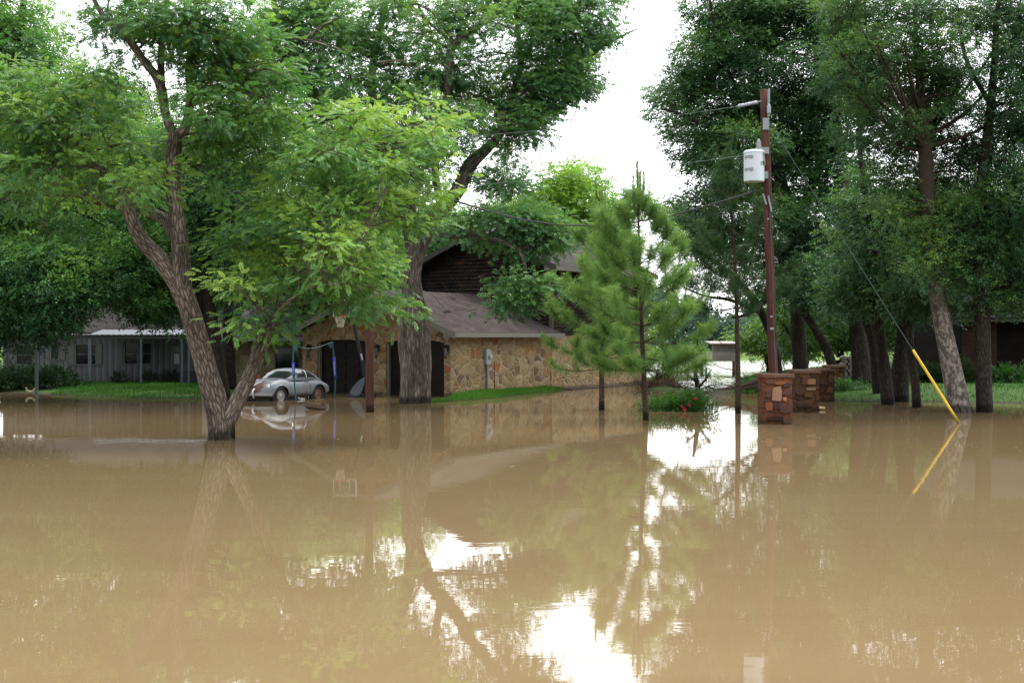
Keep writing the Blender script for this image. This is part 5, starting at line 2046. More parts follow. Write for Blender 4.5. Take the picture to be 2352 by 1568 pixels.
bl += fill([(1290, 70), (1400, 50), (1440, 70), (1360, 110), (1345, 180), (1350, 235), (1300, 225), (1270, 180), (1310, 140)], DB + 1.2, .55, .8, 14, rng, tint=-.1, rv=.6)
bl += fill([(1180, 110), (1260, 90), (1340, 110), (1350, 240), (1255, 255), (1240, 315), (1190, 345), (1150, 350), (1165, 240)], DB + .6, .72, 1.0, 22, rng, holes=[(1290, 150, 26), (1215, 165, 24)])
bl += fill([(1150, -40), (1400, -40), (1405, 40), (1330, 90), (1200, 60)], DB + .8, .75, 1.0, 14, rng)
bl += fill([(1100, 390), (1180, 365), (1205, 420), (1180, 480), (1120, 460)], DB, .6, .8, 6, rng)
bl += fill([(1020, 520), (1060, 480), (1110, 455), (1200, 470), (1290, 545), (1290, 590), (1210, 590), (1120, 560), (1050, 570)], DB - 2, .42, .8, 16, rng, tint=-.08)
bl += fill([(1140, 640), (1200, 622), (1280, 640), (1292, 668), (1250, 690), (1180, 725), (1150, 700)], DB - 2.8, .36, .4, 11, rng, tint=.06)
bl += fill([(1150, 470), (1250, 470), (1330, 530), (1340, 578), (1270, 580), (1200, 560)], DB - 1.5, .45, .8, 14, rng, tint=.02)
bl = [b_ for b_ in bl]
tree('pecan_tree', 'massive thick trunked pecan growing right before the garage doors', 'tree', DB, (952, 925), limbs, bl, BKB, LVB, PINN_FAR, 32, sub=8, per=11, sides=20, jit=.085, tint0=.58, subr=.5, lscale=1.12, droop=.2,
     bare=[([(1195, 430), (1210, 400), (1235, 378), (1265, 372)], 1.5), ([(960, 10), (985, 60), (1000, 100), (1040, 105)], 2), ([(880, 150), (930, 150), (965, 180)], 3)])

# 3. yellow green tree behind the house
bl = fill([(1180, 470), (1240, 420), (1265, 385), (1300, 352), (1330, 355), (1372, 385), (1392, 430), (1430, 440), (1450, 590), (1400, 640), (1240, 640), (1130, 590), (1090, 510)], 84, 1.5, 3.5, 34, rng, rv=.8)
tree('shade_tree', 'yellow green leafy tree rising behind the brown shingled upper floor', 'tree', 84, (1310, 800, 84), [([(1310, 812), (1312, 700), (1308, 600), (1312, 480), (1314, 380)], [13, 11, 9, 6, 2]), ([(1310, 620), (1250, 540), (1200, 490)], [6, 4, 2]), ([(1310, 600), (1370, 520), (1410, 460)], [6, 4, 2])],
     bl, BKD, LVM, SPRIG_FAR, 33, sub=9, per=11, tint0=.55, subr=.75, lscale=1.5, droop=.1, root_z=0)

# 4. far-left tree with a leaning dark limb
DL = 49.0
limbs = [([(-70, 900), (-50, 820), (-10, 780), (60, 745), (130, 715), (200, 690), (260, 640), (300, 560)], [26, 24, 22, 20, 18, 15, 10, 5]),
         ([(-50, 830), (-70, 600), (-50, 400), (0, 250), (40, 100), (60, -40)], [24, 20, 17, 14, 10, 6]),
         ([(-40, 420), (60, 300, 1), (150, 200, 1.5), (230, 160, 2)], [10, 8, 6, 3])]
bl = fill([(-90, -40), (80, -40), (110, 50), (180, 95), (260, 190), (290, 330), (260, 520), (200, 560), (100, 570), (-90, 560)], DL, 1.25, 3.0, 40, rng, holes=[(215, 60, 40), (150, 60, 20)], tint=.0)
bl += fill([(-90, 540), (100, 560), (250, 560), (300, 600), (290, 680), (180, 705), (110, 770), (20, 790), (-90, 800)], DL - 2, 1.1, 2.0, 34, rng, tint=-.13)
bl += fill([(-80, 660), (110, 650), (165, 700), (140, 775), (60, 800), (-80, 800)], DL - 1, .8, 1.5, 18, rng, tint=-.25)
bl += fill([(170, 120), (290, 160), (390, 220), (400, 430), (290, 440), (190, 300)], DL + 4, 1.0, 2.0, 22, rng, tint=.02)
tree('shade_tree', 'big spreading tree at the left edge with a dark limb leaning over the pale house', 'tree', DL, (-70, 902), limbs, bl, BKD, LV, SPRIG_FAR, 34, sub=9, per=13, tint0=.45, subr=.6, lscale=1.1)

# 5. dark straight trunk behind the forked pecan
DM = 47.5
limbs = [([(508, 912), (500, 850), (485, 760), (470, 680), (462, 600), (455, 520), (450, 430), (450, 330)], [22, 20, 21, 19, 18, 15, 11, 6]),
         ([(462, 610), (520, 520, .5), (580, 450, 1), (640, 380, 1.2)], [11, 9, 7, 3]),
         ([(468, 660), (400, 600, .5), (340, 560, 1), (300, 520, 1.2)], [9, 8, 6, 3])]
bl = fill([(270, 320), (450, 240), (560, 280), (640, 420), (690, 560), (660, 690), (600, 690), (540, 690), (480, 640), (420, 640), (360, 740), (300, 700), (210, 690), (180, 600), (250, 500)], DM, 1.15, 2.6, 52, rng, tint=-.08)
bl += fill([(295, 640), (420, 630), (432, 735), (390, 758), (330, 745), (300, 705)], DM + 1, .6, 1.0, 16, rng, tint=-.15)
tree('shade_tree', 'dark straight trunked tree close behind the forked pecan', 'tree', DM, (508, 913), limbs, bl, BKD, LV, SPRIG_FAR, 35, sub=9, per=12, tint0=.42, subr=.6, lscale=1.1)

# 6. dark tree between the two houses, and the wood behind the pale house
DN = 55.0
limbs = [([(528, 885), (526, 800), (523, 740), (530, 640), (560, 540)], [15, 13, 12, 10, 5]), ([(525, 760), (600, 640), (680, 560)], [8, 6, 3])]
bl = fill([(560, 560), (700, 520), (860, 560), (900, 640), (840, 700), (720, 720), (640, 700), (540, 720)], DN + 3, 1.1, 2.5, 34, rng, tint=-.15)
tree('shade_tree', 'dim tree growing in the gap between the pale house and the stone house', 'tree', DN, (528, 886), limbs, bl, BKD, LV, SPRIG_FAR, 36, sub=9, per=12, tint0=.40, subr=.65, lscale=1.2, root_z=-.1)


def backdrop(U, V0, D, w_, ht, trunkr, seed, label, leaf, tint=.45, n=26, r=1.5, name='shade_tree', group='trees behind the houses', fork=True, clear=.28, lscale=1.8, per=10):
    rg = random.Random(seed)
    s = F / D
    top = V0 - ht * s
    m = V0 - ht * s * clear
    limbs = [([(U, V0), (U + rg.uniform(-6, 6), (V0 + m) / 2), (U + rg.uniform(-12, 12), m), (U + rg.uniform(-20, 20), (m + top) / 2), (U, top + 20)], [trunkr * s, trunkr * s * .85, trunkr * s * .75, trunkr * s * .45, trunkr * s * .12])]
    if fork:
        for k in range(3):
            limbs.append(([(U, m), (U + (k - 1) * w_ * s * .25, (m * 1.2 + top) / 2.2, rg.uniform(-1.5, 1.5)), (U + (k - 1) * w_ * s * .42, (m + top * 2) / 3, rg.uniform(-2, 2))], [trunkr * s * .5, trunkr * s * .35, trunkr * s * .12]))
    hw = w_ * s / 2
    poly = [(U + hw * math.cos(a) * rg.uniform(.8, 1.12), (m + top) / 2 - (m - top) / 2 * math.sin(a) * rg.uniform(.85, 1.1)) for a in [2 * math.pi * k / 14 for k in range(14)]]
    bl = fill(poly, D, r, w_ * .35, n, rg, rv=.8)
    tree(name, label, 'tree', D, (U, V0, D), limbs, bl, BKD, leaf, SPRIG_FAR, seed, group, sub=8, per=per, tint0=tint, subr=.8, lscale=lscale, sides=8, root_z=0)


backdrop(30, 842, 78, 13, 12, .3, 101, 'bright leafy tree behind the left end of the pale house', LV, .55, 34, group=None)
backdrop(220, 842, 82, 14, 14, .3, 102, 'tall rounded tree behind the middle of the pale house roof', LV, .56, 36, group=None)
backdrop(400, 842, 80, 12, 11, .3, 103, 'lower bright tree behind the right end of the pale house', LVU, .42, 30, group=None)
backdrop(640, 835, 92, 16, 15, .35, 104, 'tall tree behind the gap left of the stone house', LV, .48, 36, group=None)
backdrop(860, 830, 95, 16, 13.5, .35, 105, 'broad tree behind the roof of the stone house', LV, .45, 34, group=None)
backdrop(1040, 830, 98, 13, 11, .3, 106, 'tree peeping over the left slope of the brown gable', LVB, .45, 26, group=None)

# ------------------------------------------------------------------ right-hand grove
DR = 58.0
limbs = [([(1838, 858), (1836, 800), (1832, 700), (1828, 620), (1822, 540), (1800, 440), (1770, 340), (1740, 220), (1720, 100), (1700, -30)], [18, 17, 17, 15, 15, 14, 12, 9, 7, 4]),
         ([(1826, 600), (1760, 560), (1700, 530, -1), (1640, 520, -1.4), (1580, 510, -1.6)], [9, 8, 7, 5, 2.5]),
         ([(1800, 450), (1720, 370, -.8), (1640, 300, -1.2), (1570, 265, -1.5), (1520, 250, -1.6)], [9, 8, 6, 4, 2]),
         ([(1822, 545), (1860, 440, 1), (1900, 340, 1.4), (1930, 200, 1.8), (1940, 60, 2)], [11, 10, 9, 7, 4]),
         ([(1770, 345), (1700, 220, -.6), (1650, 110, -1), (1630, 0, -1)], [7, 6, 4, 3]),
         ([(1832, 640), (1760, 690), (1720, 720, -1), (1680, 730, -1)], [6, 5, 4, 2])]
bl = fill([(1585, -40), (1960, -40), (2000, 150), (1980, 330), (1950, 450), (1900, 560), (1850, 640), (1740, 640), (1650, 610), (1590, 560), (1530, 540), (1512, 485), (1565, 430), (1600, 380), (1570, 335), (1498, 265), (1500, 230), (1560, 170), (1575, 70)], DR, 1.12, 3.2, 104, rng,
          holes=[(1660, 190, 12), (1745, 545, 14), (1800, 520, 12), (1570, 270, 14), (1655, 545, 14), (1700, 480, 10)], tint=.02)
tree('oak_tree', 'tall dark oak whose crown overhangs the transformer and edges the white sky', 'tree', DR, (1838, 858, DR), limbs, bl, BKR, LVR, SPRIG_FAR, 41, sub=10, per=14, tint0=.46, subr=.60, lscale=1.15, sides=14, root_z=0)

# second, smaller dark oak lower at the river edge, behind the pines
bl = fill([(1530, 540), (1620, 520), (1740, 560), (1800, 620), (1820, 690), (1740, 700), (1650, 690), (1560, 690)], 66, .9, 2, 26, rng, holes=[(1660, 640, 22), (1610, 610, 18), (1570, 600, 14), (1700, 655, 16)], tint=-.05)
tree('oak_tree', 'low spreading dark oak over the river edge behind the pines', 'tree', 66, (1790, 868, 66), [([(1790, 872), (1780, 800), (1750, 720), (1700, 650), (1640, 600), (1580, 570)], [10, 9, 9, 7, 5, 3]), ([(1750, 720), (1680, 690), (1620, 680), (1570, 660)], [5, 4, 3, 2]), ([(1740, 710), (1780, 640), (1800, 600)], [5, 4, 2])],
     bl, BKR, LVR, SPRIG_FAR, 42, sub=7, per=9, tint0=.40, subr=.6, lscale=1.1, root_z=0)

# curved dark trunk
bl = fill([(1790, 690), (1820, 600), (1900, 560), (1960, 600), (1940, 690), (1860, 720)], 54, .85, 1.5, 12, rng, tint=.0)
tree('oak_tree', 'thin dark tree with a trunk that curves left behind the gate piers', 'tree', 54, (1936, 905), [([(1936, 912), (1915, 850), (1898, 800), (1868, 750), (1848, 715), (1840, 660), (1850, 600)], [14, 12, 11, 9, 8, 6, 3]), ([(1850, 715), (1880, 660), (1920, 620)], [5, 4, 2])],
     bl, BKD, LVR, SPRIG_FAR, 43, sub=8, per=10, tint0=.45, subr=.55, lscale=1.1, root_z=0)

# sycamore
DS = F * H / (946 - HZ)
limbs = [([(2207, 948), (2195, 890), (2183, 830), (2168, 760), (2155, 690), (2143, 600), (2135, 520), (2130, 440), (2126, 370), (2122, 310), (2118, 240), (2105, 120), (2100, -20)], [26, 24, 22, 20, 19, 18, 17, 16, 16, 15, 10, 7, 4])]
for k in range(24):
    a = R(200 + 140 * ((k * .618) % 1)) if k % 3 == 0 else R(215 + 110 * ((k * .618) % 1))
    L = 120 + 170 * ((k * .37) % 1)
    u0, v0 = 2120 + 4 * math.sin(k), 345 - 90 * ((k * .29) % 1)
    u1, v1 = u0 + L * math.cos(a), v0 + L * math.sin(a)
    dz = 2.4 * math.sin(k * 2.4)
    limbs.append(([(u0, v0), (u0 + (u1 - u0) * .45, v0 + (v1 - v0) * .35 + 6, dz * .5), (u1, v1, dz)], [6, 3.6, 1.4]))
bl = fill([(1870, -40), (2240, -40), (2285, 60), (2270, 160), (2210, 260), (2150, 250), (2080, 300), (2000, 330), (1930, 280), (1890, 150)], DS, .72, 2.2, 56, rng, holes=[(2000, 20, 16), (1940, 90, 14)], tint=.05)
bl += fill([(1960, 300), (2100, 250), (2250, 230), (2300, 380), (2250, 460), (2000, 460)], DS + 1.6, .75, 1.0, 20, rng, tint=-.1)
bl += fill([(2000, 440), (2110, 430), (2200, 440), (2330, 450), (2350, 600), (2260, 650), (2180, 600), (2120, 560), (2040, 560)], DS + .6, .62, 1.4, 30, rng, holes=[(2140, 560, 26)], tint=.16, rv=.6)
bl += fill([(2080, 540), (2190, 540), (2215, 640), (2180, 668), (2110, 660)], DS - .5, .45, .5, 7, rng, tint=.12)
tree('sycamore_tree', 'leaning sycamore with pale flaking bark beside the yellow guy guard', 'tree', DS, (2206, 946), limbs, bl, BKS, LVR, SPRIG, 44, sub=9, per=14, tint0=.54, subr=.42, lscale=1.15, sides=16, jit=.035, droop=.35)

# straight dark trunk at the right edge
D7 = F * H / (946 - HZ)
limbs = [([(2262, 948), (2260, 880), (2258, 800), (2256, 720), (2252, 620), (2250, 500), (2262, 360), (2280, 200), (2290, 40), (2300, -40)], [19, 18, 17, 17, 16, 14, 12, 9, 6, 4]),
         ([(2252, 560), (2320, 440, .6), (2380, 320, 1)], [7, 6, 3]), ([(2255, 640), (2200, 540, 1), (2180, 440, 1.5)], [6, 5, 2]), ([(2275, 240), (2220, 140, .8), (2200, 40, 1)], [6, 5, 3])]
bl = fill([(2230, -40), (2450, -40), (2450, 640), (2352, 700), (2270, 700), (2230, 600), (2200, 480), (2240, 330), (2280, 200)], D7 + .8, .85, 2.0, 60, rng, tint=-.06)
bl += fill([(2190, 590), (2352, 580), (2420, 600), (2420, 750), (2300, 728), (2235, 742), (2185, 700)], D7 + .5, .6, 1.0, 18, rng, tint=.02, rv=.6)
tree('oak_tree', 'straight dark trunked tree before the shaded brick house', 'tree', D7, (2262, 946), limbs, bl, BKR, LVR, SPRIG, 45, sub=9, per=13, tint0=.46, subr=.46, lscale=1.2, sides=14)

# cluster of trunks in the middle of the right bank
spec = [
    (1985, 905, 54.0, [(1985, 908), (1980, 850), (1974, 780), (1968, 700), (1960, 600), (1950, 480), (1940, 400)], [26, 23, 21, 20, 18, 14, 9], 'thick grey brown trunk behind the woodpile side of the grove', [(1880, 560), (1940, 440), (2030, 420), (2060, 560), (2020, 690), (1930, 710)], 46),
    (2040, 929, 44.1, [(2040, 931), (2033, 870), (2024, 800), (2016, 740), (2008, 660), (2000, 560), (1985, 440), (1975, 340)], [16, 15, 14, 14, 13, 12, 9, 5], 'slender grey trunk leaning left in the middle of the right bank', [(1920, 480), (2000, 360), (2080, 420), (2080, 600), (2010, 680), (1950, 640)], 47),
    (2066, 922, 46.2, [(2066, 925), (2068, 860), (2076, 790), (2082, 720), (2078, 640), (2068, 560), (2060, 450)], [22, 21, 20, 19, 17, 14, 8], 'dark thick trunk just right of the slender leaning trunk', [(2010, 560), (2060, 420), (2150, 440), (2180, 600), (2140, 700), (2060, 720)], 48),
    (2106, 936, 42.2, [(2106, 938), (2102, 880), (2094, 820), (2088, 760), (2090, 680), (2100, 600)], [11, 10, 9, 8, 7, 4], 'thin young trunk left of the pale sycamore', [(2060, 680), (2080, 580), (2140, 580), (2160, 680), (2110, 720)], 49),
    (2019, 921, 48.5, [(2018, 920), (2012, 860), (2006, 800), (1990, 740), (1965, 690), (1940, 650)], [12, 11, 10, 9, 7, 4], 'dark forked trunk between the grey ones', [(1900, 690), (1940, 600), (2020, 600), (2040, 700), (1970, 720)], 50),
]
for U, V, D, pts, rad, lab, poly, sd in spec:
    bl = fill(poly, D, .8, 2.0, 17 if sd < 49 else 8, rng, tint=.02)
    if sd == 47:
        bl += fill([(1900, 610), (2100, 600), (2130, 700), (2060, 735), (1960, 720), (1900, 740)], D, .6, 1.5, 16, rng, tint=.0, rv=.6)
    nb = (pts[3][0], pts[3][1])
    limbs = [(pts, rad), ([nb, (nb[0] + 34, nb[1] - 70, .6), (nb[0] + 50, nb[1] - 150, 1)], [rad[3] * .5, rad[3] * .4, rad[3] * .15]), ([nb, (nb[0] - 40, nb[1] - 90, -.5), (nb[0] - 60, nb[1] - 170, -.8)], [rad[3] * .5, rad[3] * .35, rad[3] * .12])]
    tree('oak_tree', lab, 'tree', D, (U, V), limbs, bl, BKR, LVR, SPRIG_FAR, sd, sub=8, per=11, tint0=.42, subr=.55, lscale=1.05, sides=12, root_z=-.2)

for k, (U, V0, D, w_, ht, lab, tn) in enumerate([
    (1765, 838, 88, 5, 3.6, 'small sunlit bush tree just right of the utility pole beyond the piers', .62),
    (1850, 846, 76, 6, 5.4, 'bright young tree between the dark oak and the curved trunk', .5),
    (1925, 846, 80, 7, 6.0, 'sunlit leafy tree behind the curved trunk', .52),
    (2010, 846, 82, 7, 6.5, 'green tree glimpsed between the middle trunks', .45),
    (2110, 850, 78, 7, 7.0, 'green tree glimpsed left of the sycamore trunk', .40),
    (2200, 850, 74, 6, 6.0, 'bushy tree glimpsed right of the sycamore trunk', .30),
    (1985, 838, 100, 14, 13, 'tall tree in the back of the right grove', .40),
    (2160, 838, 100, 15, 15, 'tallest background tree above the middle of the right grove', .38),
    (2330, 838, 96, 15, 15, 'background tree behind the shaded brick house', .30)]):
    backdrop(U, V0, D, w_, ht, .16 if ht < 8 else .35, 201 + k, lab, LVU if ht < 8 else LVR, tn - (.14 if ht < 8 else .02), 15 if ht < 8 else 27, 1.0 if ht < 8 else 1.6, group=None, clear=.12 if ht < 8 else .3, lscale=1.4)

# ------------------------------------------------------------------ young long-needled pines
NDL = leaf_mat('pine_needles', [(0, (.050, .120, .045)), (.4, (.122, .245, .074)), (.75, (.21, .355, .10)), (1, (.34, .47, .17))], .5, .5, .3)
NDLD = leaf_mat('blue_green_pine_needles', [(0, (.012, .045, .018)), (.5, (.03, .085, .025)), (1, (.08, .15, .03))], .3, .5, .3)
PBK = bark('pine_bark', (.03, .022, .018), (.13, .09, .07), 16, 7)


def pine(label, base, topuv, trunk, whorls, spread, seed, mat, nl=.25, dens=1.0, dead=()):
    rg = random.Random(seed)
    nr = np.random.default_rng(seed)
    b = G(*base)
    D = b.y
    root = thing('pine_tree', b, label, 'tree')
    root.location.z = 0
    org = (b.x, b.y, 0)
    tp = P(*topuv, D)
    px = [P(u, v, D) for u, v in trunk]
    px[0].z = -.4
    path = catmull(px + [tp], 6)
    n = len(path)
    mb = MB()
    r0 = 9.0 * D / F * .82
    mb.tube(path, [r0 * (1 - .86 * (k / (n - 1)) ** .9) for k in range(n)], 10, .05, rng=rg)
    zs = np.array([p.z for p in path])

    def at(z):
        k = int(np.clip(np.searchsorted(zs, z), 1, n - 1))
        f = (z - zs[k - 1]) / max(1e-6, zs[k] - zs[k - 1])
        return path[k - 1].lerp(path[k], f)

    shoots = []                                              # (points, density, needle length)
    z0, z1 = whorls
    nw = int((z1 - z0) / .38)
    for w_ in range(nw):
        f = w_ / (nw - 1)
        z = z0 + (z1 - z0) * f + rg.uniform(-.08, .08)
        cnt = rg.randint(4, 6) if f < .85 else 4
        a0 = rg.uniform(0, 6.28)
        for k in range(cnt):
            a = a0 + 2 * math.pi * k / cnt + rg.uniform(-.35, .35)
            L = (spread(f)) * rg.uniform(.7, 1.15)
            el = R(8 + 40 * f) + rg.uniform(-.2, .2)
            s = at(z)
            d = Vector((math.cos(a) * math.cos(el), math.sin(a) * math.cos(el), math.sin(el)))
            e = s + d * L
            tipup = e + Vector((d.x * .12, d.y * .12, .26 + .10 * f))
            br = catmull([s, s.lerp(e, .5) + Vector((0, 0, -.07 * L)), e, tipup], 5)
            m = len(br)
            mb.tube(br, [max(.006, .016 * (L / 1.4)) * (1 - .75 * q / (m - 1)) for q in range(m)], 5, 0, cap=False, rng=rg)
            shoots.append((br[int(m * .40):], .8 * (1 - .35 * f), nl * (1 - .2 * f)))
            for q in range(rg.randint(2, 4) if L > .6 else 1):     # side shoots
                i = rg.randint(int(m * .35), m - 5)
                sd = (d + Vector((rg.uniform(-1, 1), rg.uniform(-1, 1), rg.uniform(.1, .6)))).normalized()
                ls = L * rg.uniform(.22, .42)
                sb = [br[i], br[i] + sd * ls * .6, br[i] + sd * ls + Vector((0, 0, .13))]
                mb.tube(sb, [.009, .007, .004], 5, 0, cap=False, rng=rg)
                shoots.append((catmull(sb, 4), 1.0, nl * .9))
    # leader and upright candles at the top
    shoots.append((path[int(n * .66):], .6, nl * .75))
    shoots.append((path[int(n * .86):], .8, -nl * .4))
    for k in range(8):
        s = at(z1 + rg.uniform(-.5, .5))
        a = 2 * math.pi * k / 5
        e = s + Vector((math.cos(a) * .16, math.sin(a) * .16, .55 + .3 * rg.random()))
        cb = catmull([s, s.lerp(e, .4) + Vector((math.cos(a) * .08, math.sin(a) * .08, 0)), e], 4)
        mb.tube(cb, [.01] * (len(cb) - 1) + [.004], 5, 0, rng=rg)
        shoots.append((cb, .75, -nl * .42))
    for pts, r in dead:
        sp = catmull([P(p[0], p[1], D + (p[2] if len(p) > 2 else 0)) for p in pts], 5)
        mb.tube(sp, [r * (1 - .75 * k / (len(sp) - 1)) for k in range(len(sp))], 5, .05, rng=rg)
    mb.build('trunk', PBK, root, org, smooth=True)
    V_, T_ = [], []
    for pts, dn, ln in shoots:
        L = sum((pts[i + 1] - pts[i]).length for i in range(len(pts) - 1))
        N = int(390 * dn * dens * (L + .15))
        A = np.array([tuple(p) for p in pts])
        u = nr.uniform(0, len(A) - 1.001, N)
        i = u.astype(int)
        f = (u - i)[:, None]
        p = A[i] * (1 - f) + A[i + 1] * f
        t_ = A[i + 1] - A[i]
        t_ /= np.linalg.norm(t_, axis=1, keepdims=True) + 1e-9
        rv = nr.normal(0, 1, (N, 3))
        rv -= (rv * t_).sum(1, keepdims=True) * t_
        rv /= np.linalg.norm(rv, axis=1, keepdims=True) + 1e-9
        rel = (u / (len(A) - 1))[:, None]
        d = rv * (1.15 - .30 * rel) + t_ * (.22 + .42 * rel)
        d /= np.linalg.norm(d, axis=1, keepdims=True)
        if ln < 0:                                           # candles: needles still pressed upward
            d = rv * .42 + t_
            d /= np.linalg.norm(d, axis=1, keepdims=True)
        l_ = abs(ln) * nr.uniform(.65, 1.1, N)[:, None]
        tip = p + d * l_
        tip[:, 2] -= .10 * l_[:, 0]
        sd = np.cross(d, nr.normal(0, 1, (N, 3)))
        sd /= np.linalg.norm(sd, axis=1, keepdims=True) + 1e-9
        w_ = .0046
        q = np.stack([p + sd * w_, p - sd * w_, tip - sd * w_ * .35, tip + sd * w_ * .35], 1)
        V_.append(q.reshape(-1, 3))
        bt = nr.normal(.48, .10)
        T_.append(np.repeat(np.clip(bt + .25 * (rel[:, 0] - .4) + nr.normal(0, .1, N), 0, 1), 4))
    quads('crown', np.concatenate(V_) - np.array(org), np.concatenate(T_), mat, root)


pine('tallest bushy bright green young pine standing in the water before the stone wall', (1485, 965), (1463, 372), [(1485, 966), (1480, 880), (1475, 780), (1472, 680), (1468, 580), (1466, 480)], (1.35, 6.1),
     lambda f: 2.15 * (1 - f) ** .62 * (.58 + .42 * min(1, f * 3)) + .12, 61, NDL, .31, 1.0,
     dead=[([(1478, 850), (1450, 835), (1420, 830)], .018), ([(1481, 900), (1460, 870), (1440, 850)], .014)])
pine('smaller thin young pine left of the bushy one, before the house wall', (1382, 942), (1378, 438), [(1382, 943), (1382, 860), (1383, 780), (1380, 660), (1379, 540)], (1.3, 6.2),
     lambda f: 1.6 * (1 - f) ** .7 + .12, 62, NDL, .25, .85, dead=[([(1383, 840), (1410, 850), (1430, 836)], .014)])
pine('slim bare stemmed pine with drooping blue green tufts near the gate piers', (1695, 949), (1669, 332), [(1695, 950), (1695, 860), (1693, 760), (1690, 640), (1684, 540), (1675, 430)], (3.2, 7.5),
     lambda f: 1.45 * (1 - f) ** .7 + .2, 63, NDLD, .27, .75,
     dead=[([(1694, 850), (1660, 845), (1630, 830), (1600, 826)], .016), ([(1695, 872), (1740, 860), (1752, 840), (1755, 825)], .014), ([(1694, 868), (1650, 862), (1625, 845)], .014), ([(1693, 800), (1660, 790), (1640, 770)], .016), ([(1694, 820), (1720, 800), (1745, 790)], .012), ([(1696, 925), (1712, 930), (1728, 943)], .012)])


# ------------------------------------------------------------------ shrubs
def shrub(label, c, size, n, seed, mat, tmpl, tint, lscale=1.0, name='shrub', group=None, per=16, stems=7, flowers=None):
    rg = random.Random(seed)
    nr = np.random.default_rng(seed)
    root = thing(name, c, label, 'shrub', group)
    org = tuple(c)
    mb = MB()
    pos, dirs, tn = [], [], []
    for k in range(n):
        v = Vector((rg.gauss(0, 1), rg.gauss(0, 1), abs(rg.gauss(0, 1)) + .1)).normalized() * (rg.random() ** .4)
        p = Vector(c) + Vector((v.x * size[0], v.y * size[1], v.z * size[2]))
        if k % max(1, n // (stems * 3)) == 0:
            mb.tube(catmull([Vector(c) + Vector((rg.uniform(-.1, .1) * size[0], 0, -.15)), Vector(c).lerp(p, .5) + Vector((0, 0, .1)), p], 3), [.016, .014, .012, .01, .008, .006, .004], 5, 0, cap=False, rng=rg)
        m = int(per * rg.uniform(.6, 1.3))
        q = nr.normal(0, 1, (m, 3)) * .13
        pos.append(np.array(p) + q)
        dd = q * 5 + np.array(v) + nr.normal(0, .3, (m, 3))
        dirs.append(dd)
        tn.append(tint + rg.gauss(0, .08) + .15 * v.z + nr.normal(0, .05, m))
    pos = np.concatenate(pos)
    pos[:, 2] = np.maximum(pos[:, 2], c[2] + .01)
    mb.build('stems', BKR, root, org, smooth=True)
    leaf_mesh('foliage', pos, np.concatenate(dirs), nr.uniform(.7, 1.1, len(pos)) * lscale, np.concatenate(tn), tmpl, mat, root, org, nr)
    for f in (flowers or ()):
        m = MB()
        fp = P(*f)
        for k in range(9):
            a = 2 * math.pi * k / 6 + rg.uniform(-.2, .2)
            r_ = .028 + .012 * (k % 2)
            o = Vector((math.cos(a) * r_, -.03 + .02 * (k % 3), math.sin(a) * r_))
            m.quad(fp, fp + o * 1.1 + Vector((.02, 0, .03)), fp + o * 1.7, fp + o * 1.1 + Vector((-.02, -.01, -.03)))
        m.build('flower', M['flower'], root, org)
    return root


M['flower'] = simple('crimson_petals', (.55, .02, .06), .5)
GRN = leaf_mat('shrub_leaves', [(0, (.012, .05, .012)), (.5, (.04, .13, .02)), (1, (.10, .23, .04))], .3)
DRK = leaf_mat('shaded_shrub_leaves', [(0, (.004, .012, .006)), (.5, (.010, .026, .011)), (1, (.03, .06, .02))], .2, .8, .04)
c = G(1527, 943)
shrub('low bright green shrub in the water between the tall pine and the red flowered bush', (c.x, c.y, -.02), (.58, .35, .20), 40, 301, GRN, TINY, .55, 1.2)
c = G(1590, 943)
shrub('dark green bush with a few red flowers standing in the water', (c.x, c.y, -.02), (.62, .4, .22), 46, 302, GRN, TINY, .28, 1.2, flowers=[(1572, 940, c.y - .55), (1582, 930, c.y - .5), (1598, 915, c.y - .45), (1567, 934, c.y - .5)])
c = G(1608, 936)
bl = [(P(u, v, c.y + dz), (.28, .28, .24), 0) for u, v, dz in ((1605, 885, 0), (1580, 868, .2), (1625, 860, -.2), (1640, 890, .3), (1595, 830, 0), (1630, 905, -.1), (1570, 900, .2), (1610, 845, .1), (1590, 905, -.2))]
tree('small_tree', 'small dark stemmed ornamental tree behind the red flowered bush', 'tree', c.y, (1608, 936), [([(1608, 938), (1604, 900), (1598, 860), (1592, 820)], [6, 6, 5, 2]), ([(1604, 890), (1625, 865), (1632, 850)], [3, 2, 1]), ([(1602, 880), (1582, 862), (1572, 850)], [3, 2, 1])], bl, BKD, GRN, TINY, 303, sub=16, per=5, tint0=.30, subr=.2, lscale=1.2)
c = P(1560, 855, 64)
shrub('dark bush between the stone house corner and the narrow gatepost', (c.x - .8, 64, 0), (.5, .4, .55), 26, 304, DRK, SPRIG_FAR, .7, .6)

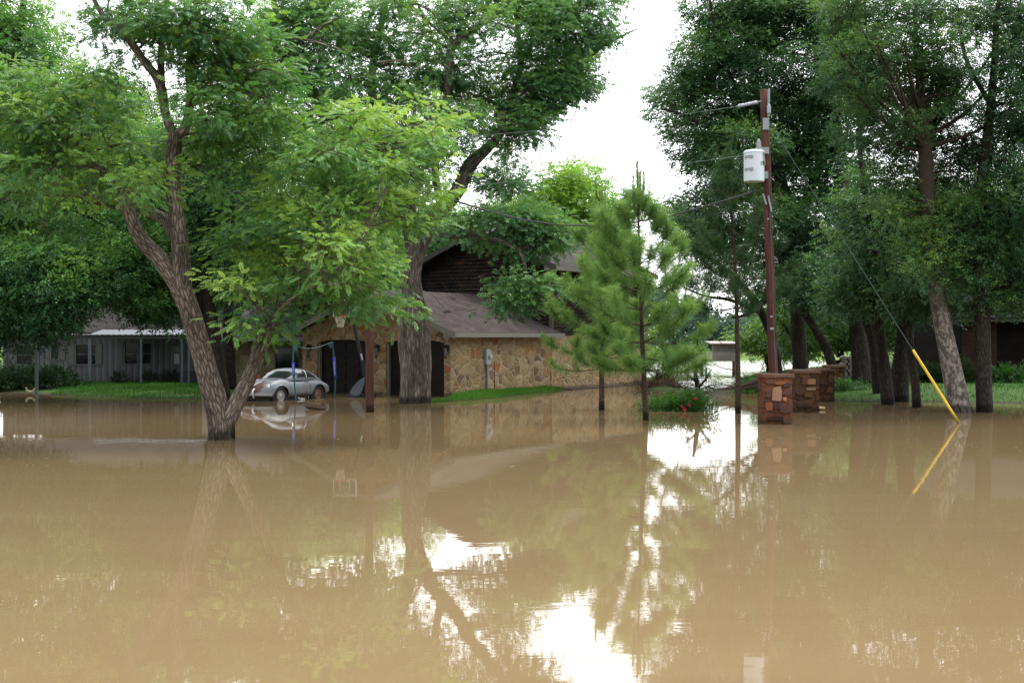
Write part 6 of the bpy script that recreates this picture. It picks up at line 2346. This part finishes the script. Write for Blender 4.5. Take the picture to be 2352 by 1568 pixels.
gzl = .16
c = P(125, 870, 58.2)
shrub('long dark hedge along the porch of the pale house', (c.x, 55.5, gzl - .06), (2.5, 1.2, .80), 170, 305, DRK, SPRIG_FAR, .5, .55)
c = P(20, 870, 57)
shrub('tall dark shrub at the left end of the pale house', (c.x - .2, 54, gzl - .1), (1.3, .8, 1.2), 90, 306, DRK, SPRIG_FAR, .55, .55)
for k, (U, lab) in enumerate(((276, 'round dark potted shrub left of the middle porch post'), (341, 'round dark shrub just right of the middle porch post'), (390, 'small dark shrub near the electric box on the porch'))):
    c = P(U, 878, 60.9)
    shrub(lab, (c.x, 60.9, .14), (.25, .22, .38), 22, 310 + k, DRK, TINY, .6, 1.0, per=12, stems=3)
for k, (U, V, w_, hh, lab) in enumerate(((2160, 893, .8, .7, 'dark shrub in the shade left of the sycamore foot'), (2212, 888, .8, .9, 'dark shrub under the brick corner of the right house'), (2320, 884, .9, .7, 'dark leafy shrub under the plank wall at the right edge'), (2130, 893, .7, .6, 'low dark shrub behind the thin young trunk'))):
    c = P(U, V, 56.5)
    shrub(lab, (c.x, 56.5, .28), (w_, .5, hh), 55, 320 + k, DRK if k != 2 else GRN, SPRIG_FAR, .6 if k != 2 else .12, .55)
shrub('low weedy clump at the foot of the curved trunk', tuple(P(1945, 905, 50.5).xy) + (.12,), (.6, .4, .3), 30, 330, GRN, TINY, .35, 1.2)
shrub('green weeds on the bank left of the front gate pier', tuple(P(1722, 888, 54).xy) + (.05,), (.7, .6, .30), 40, 331, GRN, TINY, .55, 1.2)

# ------------------------------------------------------------------ far shore
nr = np.random.default_rng(77)
FAR = leaf_mat('hazy_far_foliage', [(0, (.025, .055, .048)), (.5, (.05, .095, .07)), (1, (.09, .15, .09))], .2, .8, .1)
N = 30000
X = nr.uniform(-45, 95, N)
Y = 150 + nr.normal(0, 4, N)
prof = 5.6 + 1.3 * np.sin(X * .16) + .9 * np.sin(X * .41 + 1) + .6 * np.sin(X * .93)
Z = .6 + prof * nr.uniform(0, 1, N) ** .8
far = leaf_mesh('far_woods', np.stack([X, Y, Z], 1), nr.normal(0, 1, (N, 3)), nr.uniform(1.6, 3.6, N), .45 + .3 * (Z / prof - .5) + .15 * np.sin(X * .5), SPRIG_FAR, FAR, None, (0, 0, 0), nr)
tag(far, 'hazy blue green woods on the far side of the flooded field', 'woods', kind='stuff')

nr = np.random.default_rng(9)
N = 460
U_ = nr.uniform(-40, 2400, N)
V_ = 775 + 145 + 160 * nr.uniform(0, 1, N) ** 1.6
Dd = F * H / (V_ - HZ)
k = land_z((U_ - CU) / F * Dd, Dd) < -.02
U_, Dd = U_[k], Dd[k]
pos = np.stack([(U_ - CU) / F * Dd, Dd, np.full(len(U_), .006)], 1)
dd = nr.normal(0, 1, (len(U_), 3))
dd[:, 2] = .02
FLK = leaf_mat('wet_fallen_leaves', [(0, (.05, .035, .02)), (.5, (.10, .09, .04)), (1, (.30, .27, .20))], .1, .5)
o = leaf_mesh('floating_debris', pos, dd, nr.uniform(.35, 1.2, len(U_)), nr.uniform(0, 1, len(U_)), [TINY[0][:8] * np.array((1, 1, .02)), TINY[1][8:16] * np.array((1, 1, .02))], FLK, None, (0, 0, 0), nr, flat=.0)
tag(o, 'tiny leaves and scraps floating on the brown water', 'debris', kind='stuff')
